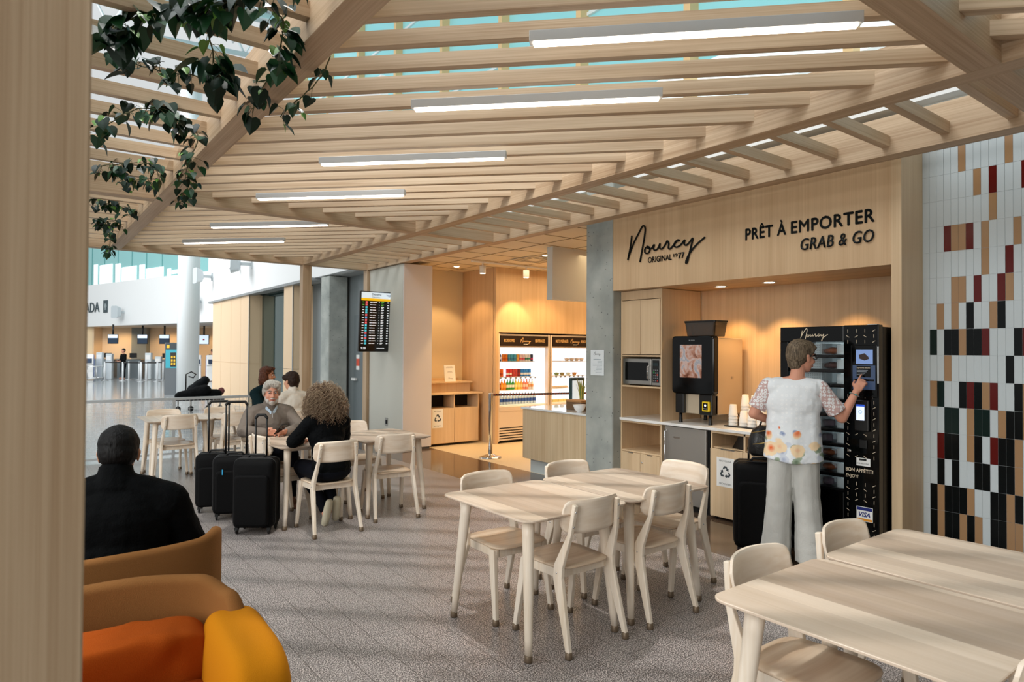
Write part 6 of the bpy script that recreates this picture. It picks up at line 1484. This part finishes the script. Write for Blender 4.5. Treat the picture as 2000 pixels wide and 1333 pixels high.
def far_person(nm, a, b, dr, coat, hair, zt=1.68):
    t = hthing('person', nm, 'person', a, b, 0, dr); z = zt
    HD = V3(0, .02, z-.11); Rm = Matrix.Identity(3)
    mb = MB(); head_prims(mb, HD, Rm); mb.cap(HD+V3(0, -.02, -.08), V3(0, 0, z-.30), .05, .055)
    mb.ell(V3(0, 0, z-.5), (.16, .11, .2), 14, 10); mb.ell(V3(0, 0, z-.78), (.15, .11, .14), 14, 10)
    for s in (-1, 1):
        mb.chain([V3(s*.18, 0, z-.34), V3(s*.22, .04, z-.62), V3(s*.14, .24, z-.66)], [.05, .04, .03]); hand(mb, V3(s*.14, .24, z-.66), V3(-s*.3, 1, 0), V3(0, 0, -1), V3(-s, 0, .3), .4)
        mb.chain([V3(s*.09, 0, z-.85), V3(s*.10, .02, .5), V3(s*.10, 0, .1)], [.085, .06, .04]); mb.cap(V3(s*.10, 0, .04), V3(s*.10, .15, .03), .035, .028)
    blob('body', mb, SK2, t, .014, 1)
    mb = MB(); mb.ell(V3(0, 0, z-.5), (.19, .14, .23), 14, 10); mb.ell(V3(0, 0, z-.78), (.185, .14, .18), 14, 10)
    for s in (-1, 1): mb.chain([V3(s*.18, 0, z-.34), V3(s*.22, .04, z-.62), V3(s*.15, .21, z-.65)], [.068, .055, .045])
    blob('jacket', mb, fabric('coat_'+coat[1:], coat), t, .016, 1)
    mb = MB()
    for s in (-1, 1): mb.chain([V3(s*.09, 0, z-.85), V3(s*.10, .02, .5), V3(s*.10, 0, .1)], [.105, .08, .06])
    blob('trousers', mb, NAVY, t, .016, 1)
    mb = MB(); hair_cap(mb, HD, Rm, 1.06); blob('hair', mb, mat('hairfar_'+hair[1:], hair, .6), t, .01, 1)
far_person('person in a black jacket standing behind the check-in lane near the grey desk', -21.0, 35.6, 2.6, '#0c0d0f', '#1c1512', 1.62)
far_person('person in black at the kiosk beside the wood-clad corner, mostly hidden', -15.55, 34.2, 1.2, '#101010', '#3a2418', 1.62)
# speakers and camera on the white walls
def spk(nm, loc, rz, sc=1.0):
    t = thing('wall_speaker', nm, 'speaker', loc, rz, 'speakers on the white walls')
    m_ = MB(); rg = []
    for y, k in ((-.25*sc, 1.0), (-.05*sc, .75), (.0, .4)): rg.append([(x*k, y, z*k) for x, z in rrect(.42*sc, .52*sc, .08*sc)])
    loft(m_, rg[::-1], smooth=False); m_.build('horn', mat('speaker_grey', '#bfc8cc', .5), t, bevel=.01)
    MB().bx(-.03*sc, .03*sc, -.02, .3*sc, -.04*sc, .04*sc).bx(-.08*sc, .08*sc, .28*sc, .32*sc, -.12*sc, .12*sc).build('bracket', mat('speaker_grey', '#bfc8cc', .5), t)
spk('grey wall speaker high on the white wall, right of the camera', (4.93, 18.9, 3.98), -1.9); spk('grey wall speaker beside the end of the teal glass', (4.9, 23.3, 4.02), -1.5)
spk('grey wall speaker under the logo on the far white wall', (4.55, 41.3, 3.6), -1.1, 1.3); spk('grey wall speaker just right of the white column', (6.85, 33.9, 3.9), -1.1, 1.2)
cmr = thing('security_camera', 'black-eyed white security camera on the white wall', 'camera', (5.1, 20.0, 3.96), -1.3)
MB().cap((0, .02, 0), (0, -.12, 0), .06, .065).build('housing', WHITEPL, cmr); MB().ell((0, -.17, 0), (.045, .03, .045), 12, 8).build('lens', BLACK, cmr); MB().tube([(0, .02, 0), (.0, .12, 0)], .02, 6).build('arm', WHITEPL, cmr)
# airline name on the far wall
al = thing('airline_lettering', 'dark capitals with a square logo on the far white wall, partly behind the post', 'lettering', (0, 0, 0))
M3 = fr.to_3x3() @ Matrix(((1, 0, 0), (0, 0, -1), (0, 1, 0)))
def ontofar(x, z, y=-.01): return fr @ Vector((x, y, z))
LTR = mat('letter_slate', '#3c4b50', .6)
lt_ = text('letters', 'CANADA', LTR, al, ontofar(-6.21, 3.72), M3, 3.75, .60, .03, align='RIGHT')
lg_ = MB().xf(fr).bx(-5.72, -5.20, -.03, 0, 3.66, 4.36).build('logo_square', LTR, al)
q = MB().xf(fr)
for pts in ([(-5.62, 3.95), (-5.5, 4.2), (-5.42, 4.12), (-5.36, 4.26), (-5.28, 4.0), (-5.4, 3.9)], [(-5.6, 3.86), (-5.45, 3.92), (-5.3, 3.84), (-5.45, 3.80)]): q.raw([(x, -.033, z) for x, z in pts], [tuple(range(len(pts))), tuple(range(len(pts)))[::-1]])
q.build('logo_mark', mat('logo_pale', '#c9d3d6', .6), lg_)

# ================================================================ trailing vines on the left strip of slats
LEAF = mat('leaf_green', '#1c4526', .38, spec=.35); LEAF2 = mat('leaf_deep', '#0b2616', .38, spec=.3); LEAF3 = mat('leaf_young', '#5d8a35', .4); STEM = mat('vine_stem', '#4a4a22', .6)
def leaf(mb, p, d, up, s, mi):
    """heart-shaped, folded along its midrib, tip curling down"""
    d = d.normalized(); sd = d.cross(up).normalized(); n_ = sd.cross(d)
    out = [(0, 0), (-.10, .18), (.02, .42), (.28, .50), (.58, .36), (.82, .16), (1.0, 0)]
    mid = [(0, 0), (.15, 0), (.3, 0), (.5, 0), (.7, 0), (.86, 0), (1.0, 0)]
    for sg in (-1, 1):
        a = [p+d*(u*s)+sd*(v*s*sg)+n_*(s*(.28*v-.16*u*u)) for u, v in out]; b = [p+d*(u*s)+n_*(s*(-.02-.16*u*u)) for u, v in mid]
        for i in range(6): mb.cur = mi; mb.raw([b[i], b[i+1], a[i+1], a[i]] if sg > 0 else [b[i], a[i], a[i+1], b[i+1]], [(0, 1, 2, 3)], smooth=True)
VN = {'a': [(0.32, 3.61, 3.12), (0.39, 3.41, 3.12), (0.52, 3.22, 3.12), (0.67, 3.03, 3.12), (0.76, 2.88, 3.12)],
'b': [(0.35, 3.7, 3.12), (0.42, 3.82, 3.10), (0.53, 3.85, 3.09), (0.65, 3.87, 3.10), (0.77, 3.84, 3.10), (0.9, 3.89, 3.09)],
'c': [(0.62, 3.05, 3.14), (0.68, 3.25, 3.12), (0.75, 3.43, 3.10), (0.8, 3.6, 3.08), (0.87, 3.74, 3.06)],
'd': [(0.74, 2.81, 3.12), (0.82, 2.83, 3.10), (0.9, 2.85, 3.06), (0.95, 3.0, 3.04), (0.99, 3.2, 3.04), (1.02, 3.37, 3.02), (1.03, 3.65, 3.01), (1.06, 3.85, 2.97)],
'e': [(1.24, 3.16, 3.10), (1.24, 3.26, 3.04), (1.24, 3.45, 3.02), (1.23, 3.64, 3.01), (1.22, 3.75, 3.0), (1.22, 3.87, 2.99)],
'f': [(0.44, 5.37, 3.12), (0.5, 4.97, 3.12), (0.58, 4.68, 3.12), (0.69, 4.56, 3.12), (0.78, 4.64, 3.12)],
'g': [(0.72, 4.62, 3.10), (0.82, 4.72, 3.08), (0.9, 4.63, 3.06), (0.98, 4.86, 3.06), (1.01, 5.26, 3.02), (1.06, 5.7, 2.98), (1.12, 5.9, 2.94)],
'h': [(0.52, 6.32, 3.12), (0.63, 6.18, 3.12), (0.75, 6.02, 3.12), (0.87, 5.92, 3.10), (0.98, 6.34, 3.08)],
'i': [(0.65, 6.32, 3.12), (0.76, 6.69, 3.10), (0.89, 6.44, 3.10), (1.02, 6.85, 3.08)],
'j': [(0.64, 7.92, 3.12), (0.77, 7.88, 3.12), (0.93, 7.96, 3.10), (1.01, 8.06, 3.08)],
'k': [(0.73, 8.99, 3.12), (0.86, 8.96, 3.12), (1.02, 8.99, 3.10)],
'l': [(0.8, 8.98, 3.12), (0.92, 9.5, 3.06), (1.0, 10.23, 3.02), (1.02, 10.7, 2.98)],
'm': [(1.22, 6.2, 3.08), (1.24, 6.44, 3.04), (1.24, 6.8, 3.02), (1.23, 6.95, 3.0)],
'n': [(0.85, 2.44, 3.14), (0.85, 2.58, 3.12), (0.83, 2.62, 3.08)]}
VI = {'a': (70, .105, 'dense vine with big dark leaves at the top left, next to the post'), 'b': (34, .085, 'long thin vine crossing the second and third left slats'), 'c': (40, .115, 'vine with the largest hanging leaves near the top of the picture'),
      'd': (60, .085, 'vine hanging against the left beam and trailing below it'), 'e': (16, .07, 'short vine dangling on the inner side of the left beam'), 'f': (46, .085, 'vine draped over the middle slats next to the post'),
      'g': (60, .075, 'vine running to the left beam and hanging under it halfway back'), 'h': (46, .08, 'vine before the cross beam, left strip'), 'i': (26, .08, 'vine hanging lowest before the cross beam'),
      'j': (34, .08, 'vine just beyond the cross beam'), 'k': (24, .08, 'vine near the far end of the left strip'), 'l': (40, .08, 'farthest vine, its tip hanging below the far beam'), 'm': (18, .07, 'little vine behind the left beam at the cross beam'), 'n': (12, .07, 'vine tip at the top edge between slat and beam')}
rr = random.Random(21)
for k, pts in VN.items():
    n_, sz, lab = VI[k]; t = thing('hanging_vine', lab, 'vine', pts[0], 0, 'vines on the pergola'); o0 = Vector(pts[0])
    P = [Vector(p)-o0 for p in catmull(pts, 8)]; MB().tube([p+V3(0, 0, -.004*math.sin(i)) for i, p in enumerate(P)], .0035, 6).build('stem', STEM, t)
    lf = MB(); st2 = lf
    for q in range(n_):
        u = rr.random()*(len(P)-1); p = P[int(u)]; a = rr.uniform(0, 2*PI); s = sz*rr.uniform(.6, 1.2)
        if q > n_*.8: s *= .55
        rad = rr.uniform(.01, .05 if k not in 'acfg' else .09); off = V3(math.cos(a)*rad, math.sin(a)*rad, rr.uniform(-.07, .045))
        d = V3(math.cos(a)*.6, math.sin(a)*.6, rr.uniform(-1.2, -.1)); up = V3(rr.uniform(-.5, .2), rr.uniform(-.8, .1), 1)
        st2.cur = 3; st2.tube([p, p+off*.5+V3(0, 0, .006), p+off], .0015, 4, caps=False)
        leaf(lf, p+off, d, up, s, (2 if q > n_*.8 else rr.choice((0, 1, 1))))
    lf.build('foliage', [LEAF, LEAF2, LEAF3, STEM], t)
